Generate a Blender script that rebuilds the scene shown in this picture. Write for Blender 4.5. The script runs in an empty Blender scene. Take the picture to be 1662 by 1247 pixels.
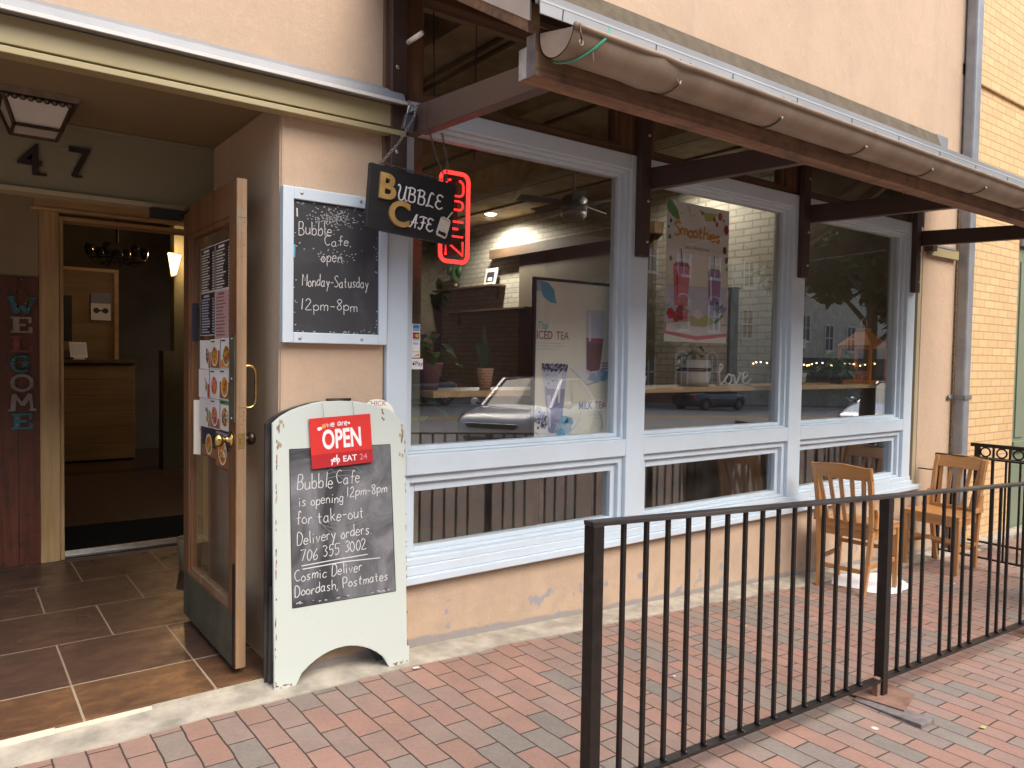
import bpy, bmesh, math, random
from mathutils import Matrix, Vector
random.seed(7)
PI = math.pi
S = bpy.context.scene
C = S.collection

# ---------------------------------------------------------------- camera, sky, sun, exposure
cam = bpy.data.cameras.new('camera')
cam.sensor_width = 36.0
cam.lens = 36.0*1230/1662
cam.clip_start, cam.clip_end = 0.05, 600
camo = bpy.data.objects.new('camera', cam)
C.objects.link(camo)
r_, u_, f_ = (0.801389, -0.597927, 0.016094), (0.008695, 0.038549, 0.999219), (0.59808, 0.800623, -0.036091)
camo.matrix_world = Matrix(((r_[0], u_[0], -f_[0], 0), (r_[1], u_[1], -f_[1], 0), (r_[2], u_[2], -f_[2], 1.35), (0, 0, 0, 1)))
S.camera = camo
W = bpy.data.worlds.new("World"); S.world = W; W.use_nodes = True
wn = W.node_tree
sky = wn.nodes.new('ShaderNodeTexSky'); sky.sky_type = 'NISHITA'; sky.sun_disc = False
SUN_EL, SUN_AZ = math.radians(50), math.radians(165)      # azimuth measured from +Y towards +X
sky.sun_elevation = SUN_EL; sky.sun_rotation = SUN_AZ
sky.air_density = 1.0; sky.dust_density = 4.0; sky.ozone_density = 0.6
bg = wn.nodes['Background']; bg.inputs[1].default_value = 0.15
wn.links.new(sky.outputs[0], bg.inputs[0])
sun = bpy.data.lights.new('sun', 'SUN'); sun.energy = 0.9; sun.angle = math.radians(50); sun.color = (1.0, 0.965, 0.92)
suno = bpy.data.objects.new('sun', sun); C.objects.link(suno)
sd = Vector((math.sin(SUN_AZ)*math.cos(SUN_EL), math.cos(SUN_AZ)*math.cos(SUN_EL), math.sin(SUN_EL)))
suno.rotation_euler = (-sd).to_track_quat('-Z', 'Y').to_euler()
suno.location = (0, -20, 30)
S.view_settings.view_transform = 'Standard'; S.view_settings.look = 'None'
S.view_settings.exposure = 1.22; S.view_settings.gamma = 1.0
S.render.engine = 'CYCLES'
S.cycles.use_denoising = True
S.cycles.max_bounces = 8; S.cycles.transparent_max_bounces = 24
S.cycles.caustics_reflective = False; S.cycles.caustics_refractive = False
S.cycles.sample_clamp_indirect = 6.0

# ---------------------------------------------------------------- helpers
ORI = {}
def tag(o, label=None, cat=None, group=None, kind=None):
    if label: o['label'] = label
    if cat: o['category'] = cat
    if group: o['group'] = group
    if kind: o['kind'] = kind
    return o
def thing(name, loc, label, cat, group=None, rz=0):
    o = bpy.data.objects.new(name, None); C.objects.link(o)
    o.empty_display_size = 0.1
    o.location = loc; o.rotation_euler = (0, 0, rz)
    ORI[o] = Vector(loc) if rz == 0 else Vector((0, 0, 0))
    return tag(o, label, cat, group)
def copy_tree(o, parent=None):
    c = o.copy(); C.objects.link(c)
    if parent is not None: c.parent = parent
    for ch in list(o.children): copy_tree(ch, c)
    return c

class MB:
    def __init__(self, M=None):
        self.v = []; self.f = []; self.mi = []; self.sm = []; self.mats = []
        self.M = M or Matrix.Identity(4)
    def mat(self, m):
        if m not in self.mats: self.mats.append(m)
        return self.mats.index(m)
    def add(self, vs, fs, m, smooth=False):
        b = len(self.v); k = self.mat(m)
        self.v += [self.M @ Vector(p) for p in vs]
        for f in fs:
            self.f.append([b+i for i in f]); self.mi.append(k); self.sm.append(smooth)
        return self
    def box(self, x0, y0, z0, x1, y1, z1, m):
        if x0 > x1: x0, x1 = x1, x0
        if y0 > y1: y0, y1 = y1, y0
        if z0 > z1: z0, z1 = z1, z0
        vs = [(x, y, z) for z in (z0, z1) for y in (y0, y1) for x in (x0, x1)]
        return self.add(vs, [(0, 2, 3, 1), (4, 5, 7, 6), (0, 1, 5, 4), (2, 6, 7, 3), (0, 4, 6, 2), (1, 3, 7, 5)], m)
    def hexa(self, lo, hi, m):                      # lo, hi: 4 points each, counter-clockwise seen from above
        return self.add(list(lo)+list(hi), [(3, 2, 1, 0), (4, 5, 6, 7), (0, 1, 5, 4), (1, 2, 6, 5), (2, 3, 7, 6), (3, 0, 4, 7)], m)
    def quad(self, a, b, c, d, m):
        return self.add([a, b, c, d], [(0, 1, 2, 3)], m)
    def prism(self, pts, y0, y1, m):                # outline in the XZ plane, extruded along Y
        n = len(pts)
        vs = [(p[0], y0, p[1]) for p in pts]+[(p[0], y1, p[1]) for p in pts]
        fs = [tuple(range(n)), tuple(range(2*n-1, n-1, -1))]+[(i, i+n, (i+1) % n+n, (i+1) % n) for i in range(n)]
        return self.add(vs, fs, m)
    def plate(self, pts, y, m):                     # flat outline in the XZ plane facing -Y
        return self.add([(p[0], y, p[1]) for p in pts], [tuple(range(len(pts)))], m)
    def disc(self, x, z, r, y, m, n=16, rz=None):
        rz = rz or r
        return self.plate([(x+r*math.cos(2*PI*i/n), z+rz*math.sin(2*PI*i/n)) for i in range(n)], y, m)
    def tube(self, path, r, m, n=8, closed=False, smooth=True):
        P = [Vector(p) for p in path]; k = len(P)
        if k < 2: return self
        R = r if isinstance(r, (list, tuple)) else [r]*k
        T = []
        for i in range(k):
            a = P[(i-1) % k] if closed or i > 0 else P[i]
            b = P[(i+1) % k] if closed or i < k-1 else P[i]
            t = b-a
            T.append(t.normalized() if t.length > 1e-9 else Vector((0, 0, 1)))
        N = T[0].orthogonal().normalized(); vs = []
        for i in range(k):
            N = (N-T[i]*N.dot(T[i]))
            N = N.normalized() if N.length > 1e-6 else T[i].orthogonal().normalized()
            B = T[i].cross(N)
            for j in range(n):
                a = 2*PI*(j+.5)/n
                vs.append(P[i]+(N*math.cos(a)+B*math.sin(a))*R[i])
        fs = []
        for i in range(k if closed else k-1):
            i2 = (i+1) % k
            for j in range(n):
                fs.append((i*n+j, i*n+(j+1) % n, i2*n+(j+1) % n, i2*n+j))
        if not closed:
            fs.append(tuple(range(n-1, -1, -1))); fs.append(tuple(range((k-1)*n, k*n)))
        return self.add(vs, fs, m, smooth)
    def bar(self, a, b, w, h, m, up=(0, 0, 1)):     # square bar from a to b
        a = Vector(a); b = Vector(b); t = (b-a).normalized(); up = Vector(up)
        if abs(t.dot(up)) > .99: up = Vector((0, 1, 0))
        s = t.cross(up).normalized()*(w/2); q = s.cross(t).normalized()*(h/2)
        lo = [a-s-q, a+s-q, a+s+q, a-s+q]; hi = [b-s-q, b+s-q, b+s+q, b-s+q]
        return self.hexa(lo, hi, m)
    def lathe(self, prof, m, c=(0, 0, 0), n=20, smooth=True):
        vs = []; fs = []; k = len(prof); c = Vector(c)
        for rr, z in prof:
            for j in range(n):
                a = 2*PI*j/n; vs.append(c+Vector((rr*math.cos(a), rr*math.sin(a), z)))
        for i in range(k-1):
            for j in range(n): fs.append((i*n+j, i*n+(j+1) % n, (i+1)*n+(j+1) % n, (i+1)*n+j))
        if prof[0][0] > 1e-4: fs.append(tuple(range(n-1, -1, -1)))
        if prof[-1][0] > 1e-4: fs.append(tuple(range((k-1)*n, k*n)))
        return self.add(vs, fs, m, smooth)
    def sphere(self, c, r, m, n=10, s=(1, 1, 1)):
        prof = [(math.sin(PI*i/n)*r, -math.cos(PI*i/n)*r) for i in range(n+1)]
        b = len(self.v); k = 2*n; vs = []; fs = []; c = Vector(c)
        for rr, z in prof:
            for j in range(k):
                a = 2*PI*j/k; vs.append(c+Vector((rr*math.cos(a)*s[0], rr*math.sin(a)*s[1], z*s[2])))
        for i in range(n):
            for j in range(k): fs.append((i*k+j, i*k+(j+1) % k, (i+1)*k+(j+1) % k, (i+1)*k+j))
        return self.add(vs, fs, m, True)
    def torus(self, c, R, r, m, axis='Y', n=28, k=8):
        p = []
        for i in range(n):
            a = 2*PI*i/n; x, z = R*math.cos(a), R*math.sin(a)
            q = {'Y': (x, 0, z), 'Z': (x, z, 0), 'X': (0, x, z)}[axis]
            p.append(Vector(c)+Vector(q))
        return self.tube(p, r, m, k, closed=True)
    def ribbon(self, path, w, y, m):                # flat stroke in the XZ plane facing -Y, round-ish ends
        P = [Vector((p[0], 0, p[1])) for p in path]
        if len(P) < 2: return self
        vs = []; fs = []
        for i, p in enumerate(P):
            t = (P[min(i+1, len(P)-1)]-P[max(i-1, 0)])
            t = t.normalized() if t.length > 1e-9 else Vector((1, 0, 0))
            s = Vector((-t.z, 0, t.x))*(w/2)*random.uniform(.75, 1.15)
            vs += [(p.x+s.x, y, p.z+s.z), (p.x-s.x, y, p.z-s.z)]
        for i in range(len(P)-1): fs.append((2*i, 2*i+1, 2*i+3, 2*i+2))
        return self.add(vs, fs, m)
    def text(self, s, size, x, z, y, m, ext=0.0, align='LEFT', bold=0.0, shear=0.0, sx=1.0):
        key = (s, ext/size if size else 0, align, bold, shear)
        if key not in TXT:
            cu = bpy.data.curves.new('t', 'FONT'); cu.body = s; cu.size = 1.0; cu.align_x = align
            cu.extrude = ext/size/2; cu.offset = bold; cu.shear = shear; cu.resolution_u = 4
            o = bpy.data.objects.new('t', cu); C.objects.link(o)
            dg = bpy.context.evaluated_depsgraph_get(); dg.update()
            me = bpy.data.meshes.new_from_object(o.evaluated_get(dg))
            TXT[key] = ([tuple(v.co) for v in me.vertices], [tuple(p.vertices) for p in me.polygons])
            bpy.data.objects.remove(o); bpy.data.curves.remove(cu); bpy.data.meshes.remove(me)
        vs, fs = TXT[key]
        return self.add([(x+a*size*sx, y-c*size, z+b*size) for a, b, c in vs], fs, m)
    def build(self, name, parent=None, bevel=0, local=False, at=None):
        me = bpy.data.meshes.new(name)
        off = Vector((0, 0, 0))
        if parent is not None and not local:
            p = parent
            while p is not None:
                if p in ORI: off = ORI[p]; break
                p = p.parent
        elif at is not None: off = Vector(at)
        me.from_pydata([v-off for v in self.v], [], self.f)
        for m in self.mats: me.materials.append(m)
        me.polygons.foreach_set('material_index', self.mi)
        me.polygons.foreach_set('use_smooth', self.sm)
        me.update()
        o = bpy.data.objects.new(name, me); C.objects.link(o)
        if parent is not None: o.parent = parent
        elif at is not None: o.location = at
        if bevel:
            md = o.modifiers.new('bevel', 'BEVEL'); md.width = bevel; md.segments = 2; md.limit_method = 'ANGLE'; md.angle_limit = math.radians(50)
        return o
TXT = {}
def arc(cx, cz, r, a0, a1, n=8, rz=None):
    rz = r if rz is None else rz
    return [(cx+r*math.cos(math.radians(a0+(a1-a0)*i/n)), cz+rz*math.sin(math.radians(a0+(a1-a0)*i/n))) for i in range(n+1)]
def smooth_path(P, sub=4):
    if len(P) < 3: return P
    out = []
    for i in range(len(P)-1):
        p0 = P[max(i-1, 0)]; p1 = P[i]; p2 = P[i+1]; p3 = P[min(i+2, len(P)-1)]
        for k in range(sub):
            t = k/sub
            out.append(tuple(.5*((2*p1[j])+(-p0[j]+p2[j])*t+(2*p0[j]-5*p1[j]+4*p2[j]-p3[j])*t*t+(-p0[j]+3*p1[j]-3*p2[j]+p3[j])*t**3) for j in range(len(p1))))
    out.append(tuple(P[-1])); return out
GLY = {
 'a': (5, "4,4 2,5 0,3 0,1 2,0 4,2|4,5 4,1 5,0"), 'b': (4, "0,10 0,0|0,3 2,5 4,4 4,1 2,0 0,1"), 'c': (4, "4,4 2,5 0,3 0,1 2,0 4,1"),
 'd': (4, "4,4 2,5 0,3 0,1 2,0 4,2|4,10 4,0"), 'e': (4, "0,3 4,3 3,5 1,5 0,3 0,1 2,0 4,1"), 'f': (4, "4,9 3,10 2,9 2,0|0,5 4,5"),
 'g': (4, "4,4 2,5 0,3 0,1 2,0 4,2|4,5 4,-2 2,-3 0,-2"), 'h': (4, "0,10 0,0|0,3 2,5 4,4 4,0"), 'i': (2, "1,5 1,0|1,7 1,7.8"), 'k': (4, "0,10 0,0|4,5 0,2|1,3 4,0"),
 'l': (1, "1,10 1,0"), 'm': (6, "0,5 0,0|0,3 1.5,5 3,4 3,0|3,3 4.5,5 6,4 6,0"), 'n': (4, "0,5 0,0|0,3 2,5 4,4 4,0"),
 'o': (4, "2,5 0,3 0,1 2,0 4,1 4,3 2,5"), 'p': (4, "0,5 0,-4|0,3 2,5 4,4 4,1 2,0 0,1"), 'r': (3, "0,5 0,0|0,3 1.5,5 3,4.5"),
 's': (4, "4,4.5 2,5 .5,4 2,2.5 3.5,1.5 2,0 0,.5"), 't': (4, "1.5,8 1.5,1 3,0|0,5 3.5,5"), 'u': (4, "0,5 0,1 2,0 4,2|4,5 4,0"),
 'v': (4, "0,5 2,0 4,5"), 'w': (6, "0,5 1.5,0 3,4 4.5,0 6,5"), 'y': (4, "0,5 2,1|4,5 1,-4"), 'B': (5, "0,10 0,0|0,10 3,10 4,8 3,5.5 0,5|3,5.5 5,3 4,.5 0,0"),
 'C': (5, "5,9 3,10 0,7 0,3 2,0 5,1"), 'M': (6, "0,0 0,10 3,4 6,10 6,0"), 'S': (5, "5,9 3,10 0,8 2,6 4,4 5,2 2,0 0,1"),
 'D': (5, "0,0 0,10 3,10 5,7 5,3 3,0 0,0"), 'P': (5, "0,0 0,10 4,10 5,8 4,5 0,5"), '0': (4, "2,10 0,7 0,3 2,0 4,3 4,7 2,10"),
 '1': (2, "1,10 1,0"), '2': (5, "0,8 2,10 4,8 3,5 0,0 5,0"), '3': (4, "0,9 2,10 4,8 2,5.5 4,3 2,0 0,1"), '5': (4, "5,10 1,10 .5,6 3,6 4,3 2,0 0,1"),
 '6': (4, "3,10 0,5 0,2 2,0 4,2 3,4.5 0,3"), '7': (5, "0,10 5,10 2,0"), '8': (4, "2,5.5 0,8 2,10 4,8 2,5.5 0,2 2,0 4,2 2,5.5"),
 '-': (4, "0,4 4,4"), '.': (1, "0,0 .5,.4"), ',': (1, ".5,.8 0,-1.5"), ':': (1, "1,1 1,1.6|1,4 1,4.6")}
SHARP = set('kM17ilvwy-.,')
def strokes(s, x, z, h, slope=0.0, gap=2.0, jit=0.035, sx=1.0):
    """hand-written text as poly-lines in a plane; h is the capital height"""
    out = []; k = h/10; cx = 0.0
    for ch in s:
        if ch == ' ': cx += 4.5*k*sx; continue
        w, g = GLY[ch]; rot = random.uniform(-.10, .08); dz = random.uniform(-.7, .7)*k
        for pl in g.split('|'):
            P = [tuple(float(q) for q in p.split(',')) for p in pl.split(' ')]
            P = [(p[0]*k*sx*random.uniform(1-jit, 1+jit)+random.uniform(-jit, jit)*h*.4, p[1]*k+random.uniform(-jit, jit)*h*.4) for p in P]
            if ch not in SHARP: P = smooth_path(P, 4)
            out.append([(x+cx+p[0]-rot*p[1], z+dz+p[1]+(cx+p[0])*slope) for p in P])
        cx += (w+gap)*k*sx
    return out
def gz(x, y):                                       # height of the sidewalk: it falls away to the right and towards the street
    t = (x-1.8)/.35
    sp = .35*(math.log1p(math.exp(-abs(t)))+max(t, 0))
    over = max(0.0, x-7.5)
    return -.034-.056*sp+.052*over-.006*(2.93-y)-.035*max(0.0, x-15.0)
# ---------------------------------------------------------------- materials
def nt(name):
    m = bpy.data.materials.new(name); m.use_nodes = True
    n = m.node_tree; return m, n, n.nodes['Principled BSDF']
def nd(n, t, **kw):
    q = n.nodes.new('ShaderNode'+t)
    for k, v in kw.items():
        if k.startswith('i_'): q.inputs[k[2:].replace('_', ' ')].default_value = v
        else: setattr(q, k, v)
    return q
def lk(n, a, b): n.links.new(a, b)
def coords(n, kind='world', scale=(1, 1, 1), rot=(0, 0, 0)):
    mp = nd(n, 'Mapping'); mp.inputs['Scale'].default_value = scale; mp.inputs['Rotation'].default_value = rot
    if kind == 'world':
        g = nd(n, 'NewGeometry'); lk(n, g.outputs['Position'], mp.inputs[0])
    else:
        g = nd(n, 'TexCoord'); lk(n, g.outputs['Object'], mp.inputs[0])
    return mp.outputs[0]
def noise(n, vec, scale, detail=6, rough=.55, dist=0):
    q = nd(n, 'TexNoise'); q.inputs['Scale'].default_value = scale; q.inputs['Detail'].default_value = detail
    q.inputs['Roughness'].default_value = rough; q.inputs['Distortion'].default_value = dist
    lk(n, vec, q.inputs['Vector']); return q.outputs['Fac']
def ramp(n, fac, stops, interp='LINEAR'):
    q = nd(n, 'ValToRGB'); q.color_ramp.interpolation = interp
    e = q.color_ramp.elements
    while len(e) < len(stops): e.new(.5)
    for i, (p, c) in enumerate(stops):
        e[i].position = p; e[i].color = (c, c, c, 1) if isinstance(c, (int, float)) else (*c, 1)
    lk(n, fac, q.inputs[0]); return q.outputs[0]
def mix(n, fac, a, b, mode='MIX'):
    q = nd(n, 'Mix', data_type='RGBA', blend_type=mode)
    for i, s in ((0, fac), (6, a), (7, b)):
        if isinstance(s, (int, float)): q.inputs[i].default_value = s
        elif isinstance(s, tuple): q.inputs[i].default_value = (*s, 1)
        else: lk(n, s, q.inputs[i])
    return q.outputs[2]
def math_(n, op, a, b=0.0):
    q = nd(n, 'Math', operation=op)
    for i, s in ((0, a), (1, b)):
        if isinstance(s, (int, float)): q.inputs[i].default_value = s
        else: lk(n, s, q.inputs[i])
    return q.outputs[0]
def bump(n, p, h, strength=.3, dist=.01):
    b = nd(n, 'Bump'); b.inputs['Strength'].default_value = strength; b.inputs['Distance'].default_value = dist
    lk(n, h, b.inputs['Height']); lk(n, b.outputs[0], p.inputs['Normal'])
def simple(name, c, rough=.6, metal=0.0, var=.15, scale=6, bs=.1, bscale=60, kind='world', stretch=(1, 1, 1), c2=None, spec=.5, coat=0):
    m, n, p = nt(name); v = coords(n, kind, stretch)
    f = ramp(n, noise(n, v, scale), [(.3, 0.0), (.7, 1.0)])
    d = c2 or tuple(q*(1-var) for q in c); b = c if c2 else tuple(min(1, q*(1+var*.5)) for q in c)
    lk(n, mix(n, f, d, b), p.inputs['Base Color'])
    p.inputs['Roughness'].default_value = rough; p.inputs['Metallic'].default_value = metal
    p.inputs['Specular IOR Level'].default_value = spec; p.inputs['Coat Weight'].default_value = coat
    if bs: bump(n, p, noise(n, v, bscale, 4), bs, .004)
    return m
def wood(name, c1, c2, axis='Z', rough=.55, scale=18, kind='world', bs=.15, coat=0, dirt=None):
    m, n, p = nt(name)
    st = {'X': (.06, 1, 1), 'Y': (1, .06, 1), 'Z': (1, 1, .06)}[axis]
    v = coords(n, kind, st)
    a = noise(n, v, scale, 5, .6, .8); b = noise(n, v, scale*6, 4, .6)
    big = noise(n, coords(n, kind), 1.6, 3)
    f = math_(n, 'ADD', math_(n, 'MULTIPLY', a, .75), math_(n, 'MULTIPLY', b, .25))
    col = mix(n, ramp(n, f, [(.36, 0.0), (.62, 1.0)]), c1, c2)
    col = mix(n, math_(n, 'MULTIPLY', ramp(n, big, [(.35, 0.0), (.75, 1.0)]), .35), col, tuple(q*.55 for q in c1))
    if dirt:
        col = mix(n, math_(n, 'MULTIPLY', ramp(n, noise(n, coords(n, kind), 9, 8, .7), [(.5, 0.0), (.68, 1.0)]), .7), col, dirt)
    lk(n, col, p.inputs['Base Color'])
    p.inputs['Roughness'].default_value = rough; p.inputs['Coat Weight'].default_value = coat
    bump(n, p, f, bs, .003)
    return m
def plain(name, c, rough=.6, metal=0.0):
    return simple(name, c, rough, metal, var=.06, scale=14, bs=0)
def emit(name, c, s):
    m, n, p = nt(name); p.inputs['Base Color'].default_value = (*c, 1)
    p.inputs['Emission Color'].default_value = (*c, 1); p.inputs['Emission Strength'].default_value = s
    return m
def glass(name, f0=.05, tint=(.93, .96, .94), dirt=.02, rough=0.0, boost=1.0):
    m = bpy.data.materials.new(name); m.use_nodes = True; n = m.node_tree
    n.nodes.remove(n.nodes['Principled BSDF']); out = n.nodes['Material Output']
    g = nd(n, 'NewGeometry'); dot = nd(n, 'VectorMath', operation='DOT_PRODUCT')
    lk(n, g.outputs['Incoming'], dot.inputs[0]); lk(n, g.outputs['Normal'], dot.inputs[1])
    c = math_(n, 'SUBTRACT', 1.0, math_(n, 'ABSOLUTE', dot.outputs['Value']))
    fr = math_(n, 'ADD', math_(n, 'MULTIPLY', math_(n, 'POWER', c, 5.0), 1-f0), f0)
    fr = math_(n, 'MINIMUM', math_(n, 'MULTIPLY', fr, boost), 1.0)
    tr = nd(n, 'BsdfTransparent'); tr.inputs[0].default_value = (*tint, 1)
    gl = nd(n, 'BsdfGlossy'); gl.inputs['Roughness'].default_value = rough; gl.inputs[0].default_value = (1, 1, 1, 1)
    # long, shallow ripples of old float glass
    b = nd(n, 'Bump'); b.inputs['Strength'].default_value = .02; b.inputs['Distance'].default_value = .02
    lk(n, noise(n, coords(n), 1.3, 1), b.inputs['Height']); lk(n, b.outputs[0], gl.inputs['Normal'])
    mx = nd(n, 'MixShader'); lk(n, fr, mx.inputs[0]); lk(n, tr.outputs[0], mx.inputs[1]); lk(n, gl.outputs[0], mx.inputs[2])
    df = nd(n, 'BsdfDiffuse'); df.inputs[0].default_value = (.5, .5, .47, 1)
    mx2 = nd(n, 'MixShader')
    lk(n, math_(n, 'MULTIPLY', ramp(n, noise(n, coords(n), 3.0, 8, .7), [(.45, 0.0), (.85, 1.0)]), dirt*4), mx2.inputs[0])
    lk(n, mx.outputs[0], mx2.inputs[1]); lk(n, df.outputs[0], mx2.inputs[2])
    lk(n, mx2.outputs[0], out.inputs[0])
    return m
def brickmat(name, bw, bh, mort, cols, mcol, rot=(0, 0, 0), axes='XZ', rough=.8, offset=.5, bs=.5, wob=.004, gloss_noise=False, blotch=.25, msm=.1, speck=None, dist=.004, mottle=None):
    """bricks / tiles: one random tone per brick, chosen along a colour ramp"""
    m, n, p = nt(name)
    g = nd(n, 'NewGeometry'); sp = nd(n, 'SeparateXYZ'); cb = nd(n, 'CombineXYZ')
    lk(n, g.outputs['Position'], sp.inputs[0])
    lk(n, sp.outputs['XYZ'.index(axes[0])], cb.inputs[0]); lk(n, sp.outputs['XYZ'.index(axes[1])], cb.inputs[1])
    jit = nd(n, 'TexNoise'); jit.inputs['Scale'].default_value = 7; jit.inputs['Detail'].default_value = 3
    lk(n, cb.outputs[0], jit.inputs['Vector'])
    sub = nd(n, 'VectorMath', operation='SUBTRACT'); lk(n, jit.outputs['Color'], sub.inputs[0]); sub.inputs[1].default_value = (.5, .5, .5)
    sc = nd(n, 'VectorMath', operation='SCALE'); lk(n, sub.outputs[0], sc.inputs[0]); sc.inputs['Scale'].default_value = wob
    ad = nd(n, 'VectorMath', operation='ADD'); lk(n, cb.outputs[0], ad.inputs[0]); lk(n, sc.outputs[0], ad.inputs[1])
    mp = nd(n, 'Mapping'); mp.inputs['Location'].default_value = rot; lk(n, ad.outputs[0], mp.inputs[0])
    bt = nd(n, 'TexBrick'); bt.offset = offset; bt.offset_frequency = 2; bt.squash = 1
    bt.inputs['Scale'].default_value = 1; bt.inputs['Brick Width'].default_value = bw; bt.inputs['Row Height'].default_value = bh
    bt.inputs['Mortar Size'].default_value = mort; bt.inputs['Mortar Smooth'].default_value = msm; bt.inputs['Bias'].default_value = 0
    bt.inputs['Color1'].default_value = (0, 0, 0, 1); bt.inputs['Color2'].default_value = (1, 1, 1, 1); bt.inputs['Mortar'].default_value = (.5, .5, .5, 1)
    lk(n, mp.outputs[0], bt.inputs['Vector'])
    k = len(cols)
    tone = ramp(n, bt.outputs['Color'], [(i/(k-1) if k > 1 else 0, c) for i, c in enumerate(cols)])
    v3 = coords(n)
    bl = noise(n, v3, 5, 8, .65); fine = noise(n, v3, 70, 6, .7)
    tone = mix(n, ramp(n, bl, [(.3, 0.0), (.75, blotch)]), tone, tuple(q*.5 for q in cols[0]))
    tone = mix(n, ramp(n, fine, [(.4, 0.0), (.8, .3)]), tone, tuple(min(1, q*1.5) for q in cols[-1]))
    if mottle:
        tone = mix(n, ramp(n, noise(n, coords(n, 'world', (.55, 1, 1)), 11, 9, .72, .6), [(.46, 0.0), (.66, mottle[0])]), tone, mottle[1])
        tone = mix(n, ramp(n, noise(n, coords(n), 4.5, 7, .65, .4), [(.45, 0.0), (.7, mottle[0])]), tone, mottle[2])
    col = mix(n, bt.outputs['Fac'], tone, mcol)
    if speck:
        vo = nd(n, 'TexVoronoi'); vo.inputs['Scale'].default_value = speck[0]; lk(n, v3, vo.inputs['Vector'])
        col = mix(n, ramp(n, vo.outputs['Distance'], [(0.0, 1.0), (speck[1], 1.0), (speck[1]+.02, 0.0)]), col, speck[2])
    lk(n, col, p.inputs['Base Color'])
    if gloss_noise: lk(n, ramp(n, bl, [(.3, rough-.12), (.7, rough+.18)]), p.inputs['Roughness'])
    else: p.inputs['Roughness'].default_value = rough
    h = math_(n, 'SUBTRACT', math_(n, 'MULTIPLY', fine, .25), bt.outputs['Fac'])
    bump(n, p, h, bs, dist)
    return m
def stucco_mat(name, c, chips=True):
    m, n, p = nt(name); v = coords(n)
    big = noise(n, v, 1.1, 5, .6); mid = noise(n, v, 6, 6, .65); fine = noise(n, v, 130, 5, .7); grain = noise(n, v, 36, 6, .7)
    col = mix(n, ramp(n, big, [(.3, 0.0), (.7, 1.0)]), tuple(q*.86 for q in c), c)
    col = mix(n, ramp(n, mid, [(.5, 0.0), (.8, .35)]), col, tuple(q*.72 for q in c))
    col = mix(n, ramp(n, grain, [(.55, 0.0), (.8, .3)]), col, tuple(min(1, q*1.25) for q in c))
    streak = noise(n, coords(n, 'world', (3.0, 3.0, .28)), 1.6, 6, .65)
    col = mix(n, ramp(n, streak, [(.55, 0.0), (.78, .38)]), col, (.34, .27, .21))
    if chips:
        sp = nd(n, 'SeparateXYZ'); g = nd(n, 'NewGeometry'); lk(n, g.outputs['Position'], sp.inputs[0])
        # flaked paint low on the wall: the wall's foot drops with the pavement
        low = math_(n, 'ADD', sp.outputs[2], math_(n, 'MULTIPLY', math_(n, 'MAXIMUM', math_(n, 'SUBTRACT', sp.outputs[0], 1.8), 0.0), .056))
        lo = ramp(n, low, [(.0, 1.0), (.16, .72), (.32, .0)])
        ch = ramp(n, noise(n, v, 9, 3, .5), [(.635, 0.0), (.645, 1.0)])
        col = mix(n, math_(n, 'MULTIPLY', ch, ramp(n, low, [(.05, 1.0), (.17, 1.0), (.2, .0)])), col, (.33, .32, .33))
        col = mix(n, ramp(n, math_(n, 'ADD', low, math_(n, 'MULTIPLY', mid, .05)), [(.028, .85), (.04, 0.0)]), col, (.27, .26, .26))
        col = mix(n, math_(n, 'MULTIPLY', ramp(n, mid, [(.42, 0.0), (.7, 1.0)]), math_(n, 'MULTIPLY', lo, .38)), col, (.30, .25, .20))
    lk(n, col, p.inputs['Base Color']); p.inputs['Roughness'].default_value = .9
    p.inputs['Specular IOR Level'].default_value = .25
    h = math_(n, 'ADD', math_(n, 'MULTIPLY', grain, .6), math_(n, 'MULTIPLY', fine, .4))
    bump(n, p, math_(n, 'ADD', h, math_(n, 'MULTIPLY', mid, 1.2)), .55, .008)
    return m
def painted(name, c, rough=.4, chip=(.3, .28, .25), amount=.5, thr=.66, dirt=(.35, .33, .3)):
    m, n, p = nt(name); v = coords(n)
    f = noise(n, v, 2.5, 5, .6); g = noise(n, v, 22, 8, .75)
    col = mix(n, ramp(n, f, [(.35, 0.0), (.7, .2)]), c, dirt)
    col = mix(n, math_(n, 'MULTIPLY', ramp(n, g, [(thr, 0.0), (thr+.04, 1.0)]), amount), col, chip)
    lk(n, col, p.inputs['Base Color']); lk(n, ramp(n, f, [(.3, rough-.08), (.7, rough+.15)]), p.inputs['Roughness'])
    bump(n, p, noise(n, coords(n, 'world', (1, 1, 1)), 45, 4), .05, .002)
    return m
def chalk_mat(name, edge=.4, amt=.5, sc=7):
    m, n, p = nt(name); v = coords(n)
    a = noise(n, coords(n, 'world', (1, 1, .8)), sc, 7, .6, 1.5); b = noise(n, v, sc*14, 5, .7)
    f = math_(n, 'MULTIPLY', ramp(n, a, [(edge, 0.0), (edge+.35, 1.0)]), math_(n, 'ADD', .6, math_(n, 'MULTIPLY', b, .5)))
    lk(n, mix(n, math_(n, 'MULTIPLY', f, amt), (.035, .037, .042), (.42, .43, .46)), p.inputs['Base Color'])
    p.inputs['Roughness'].default_value = .75
    return m
def leafmat(name, c, c2, trans=.25):
    m, n, p = nt(name)
    oi = nd(n, 'NewGeometry')
    f = oi.outputs['Random Per Island']
    lk(n, mix(n, f, c, c2), p.inputs['Base Color']); p.inputs['Roughness'].default_value = .5
    tr = nd(n, 'BsdfTranslucent'); lk(n, mix(n, f, c, c2), tr.inputs[0])
    mx = nd(n, 'MixShader'); mx.inputs[0].default_value = trans
    out = n.nodes['Material Output']
    lk(n, p.outputs[0], mx.inputs[1]); lk(n, tr.outputs[0], mx.inputs[2]); lk(n, mx.outputs[0], out.inputs[0])
    return m

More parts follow.
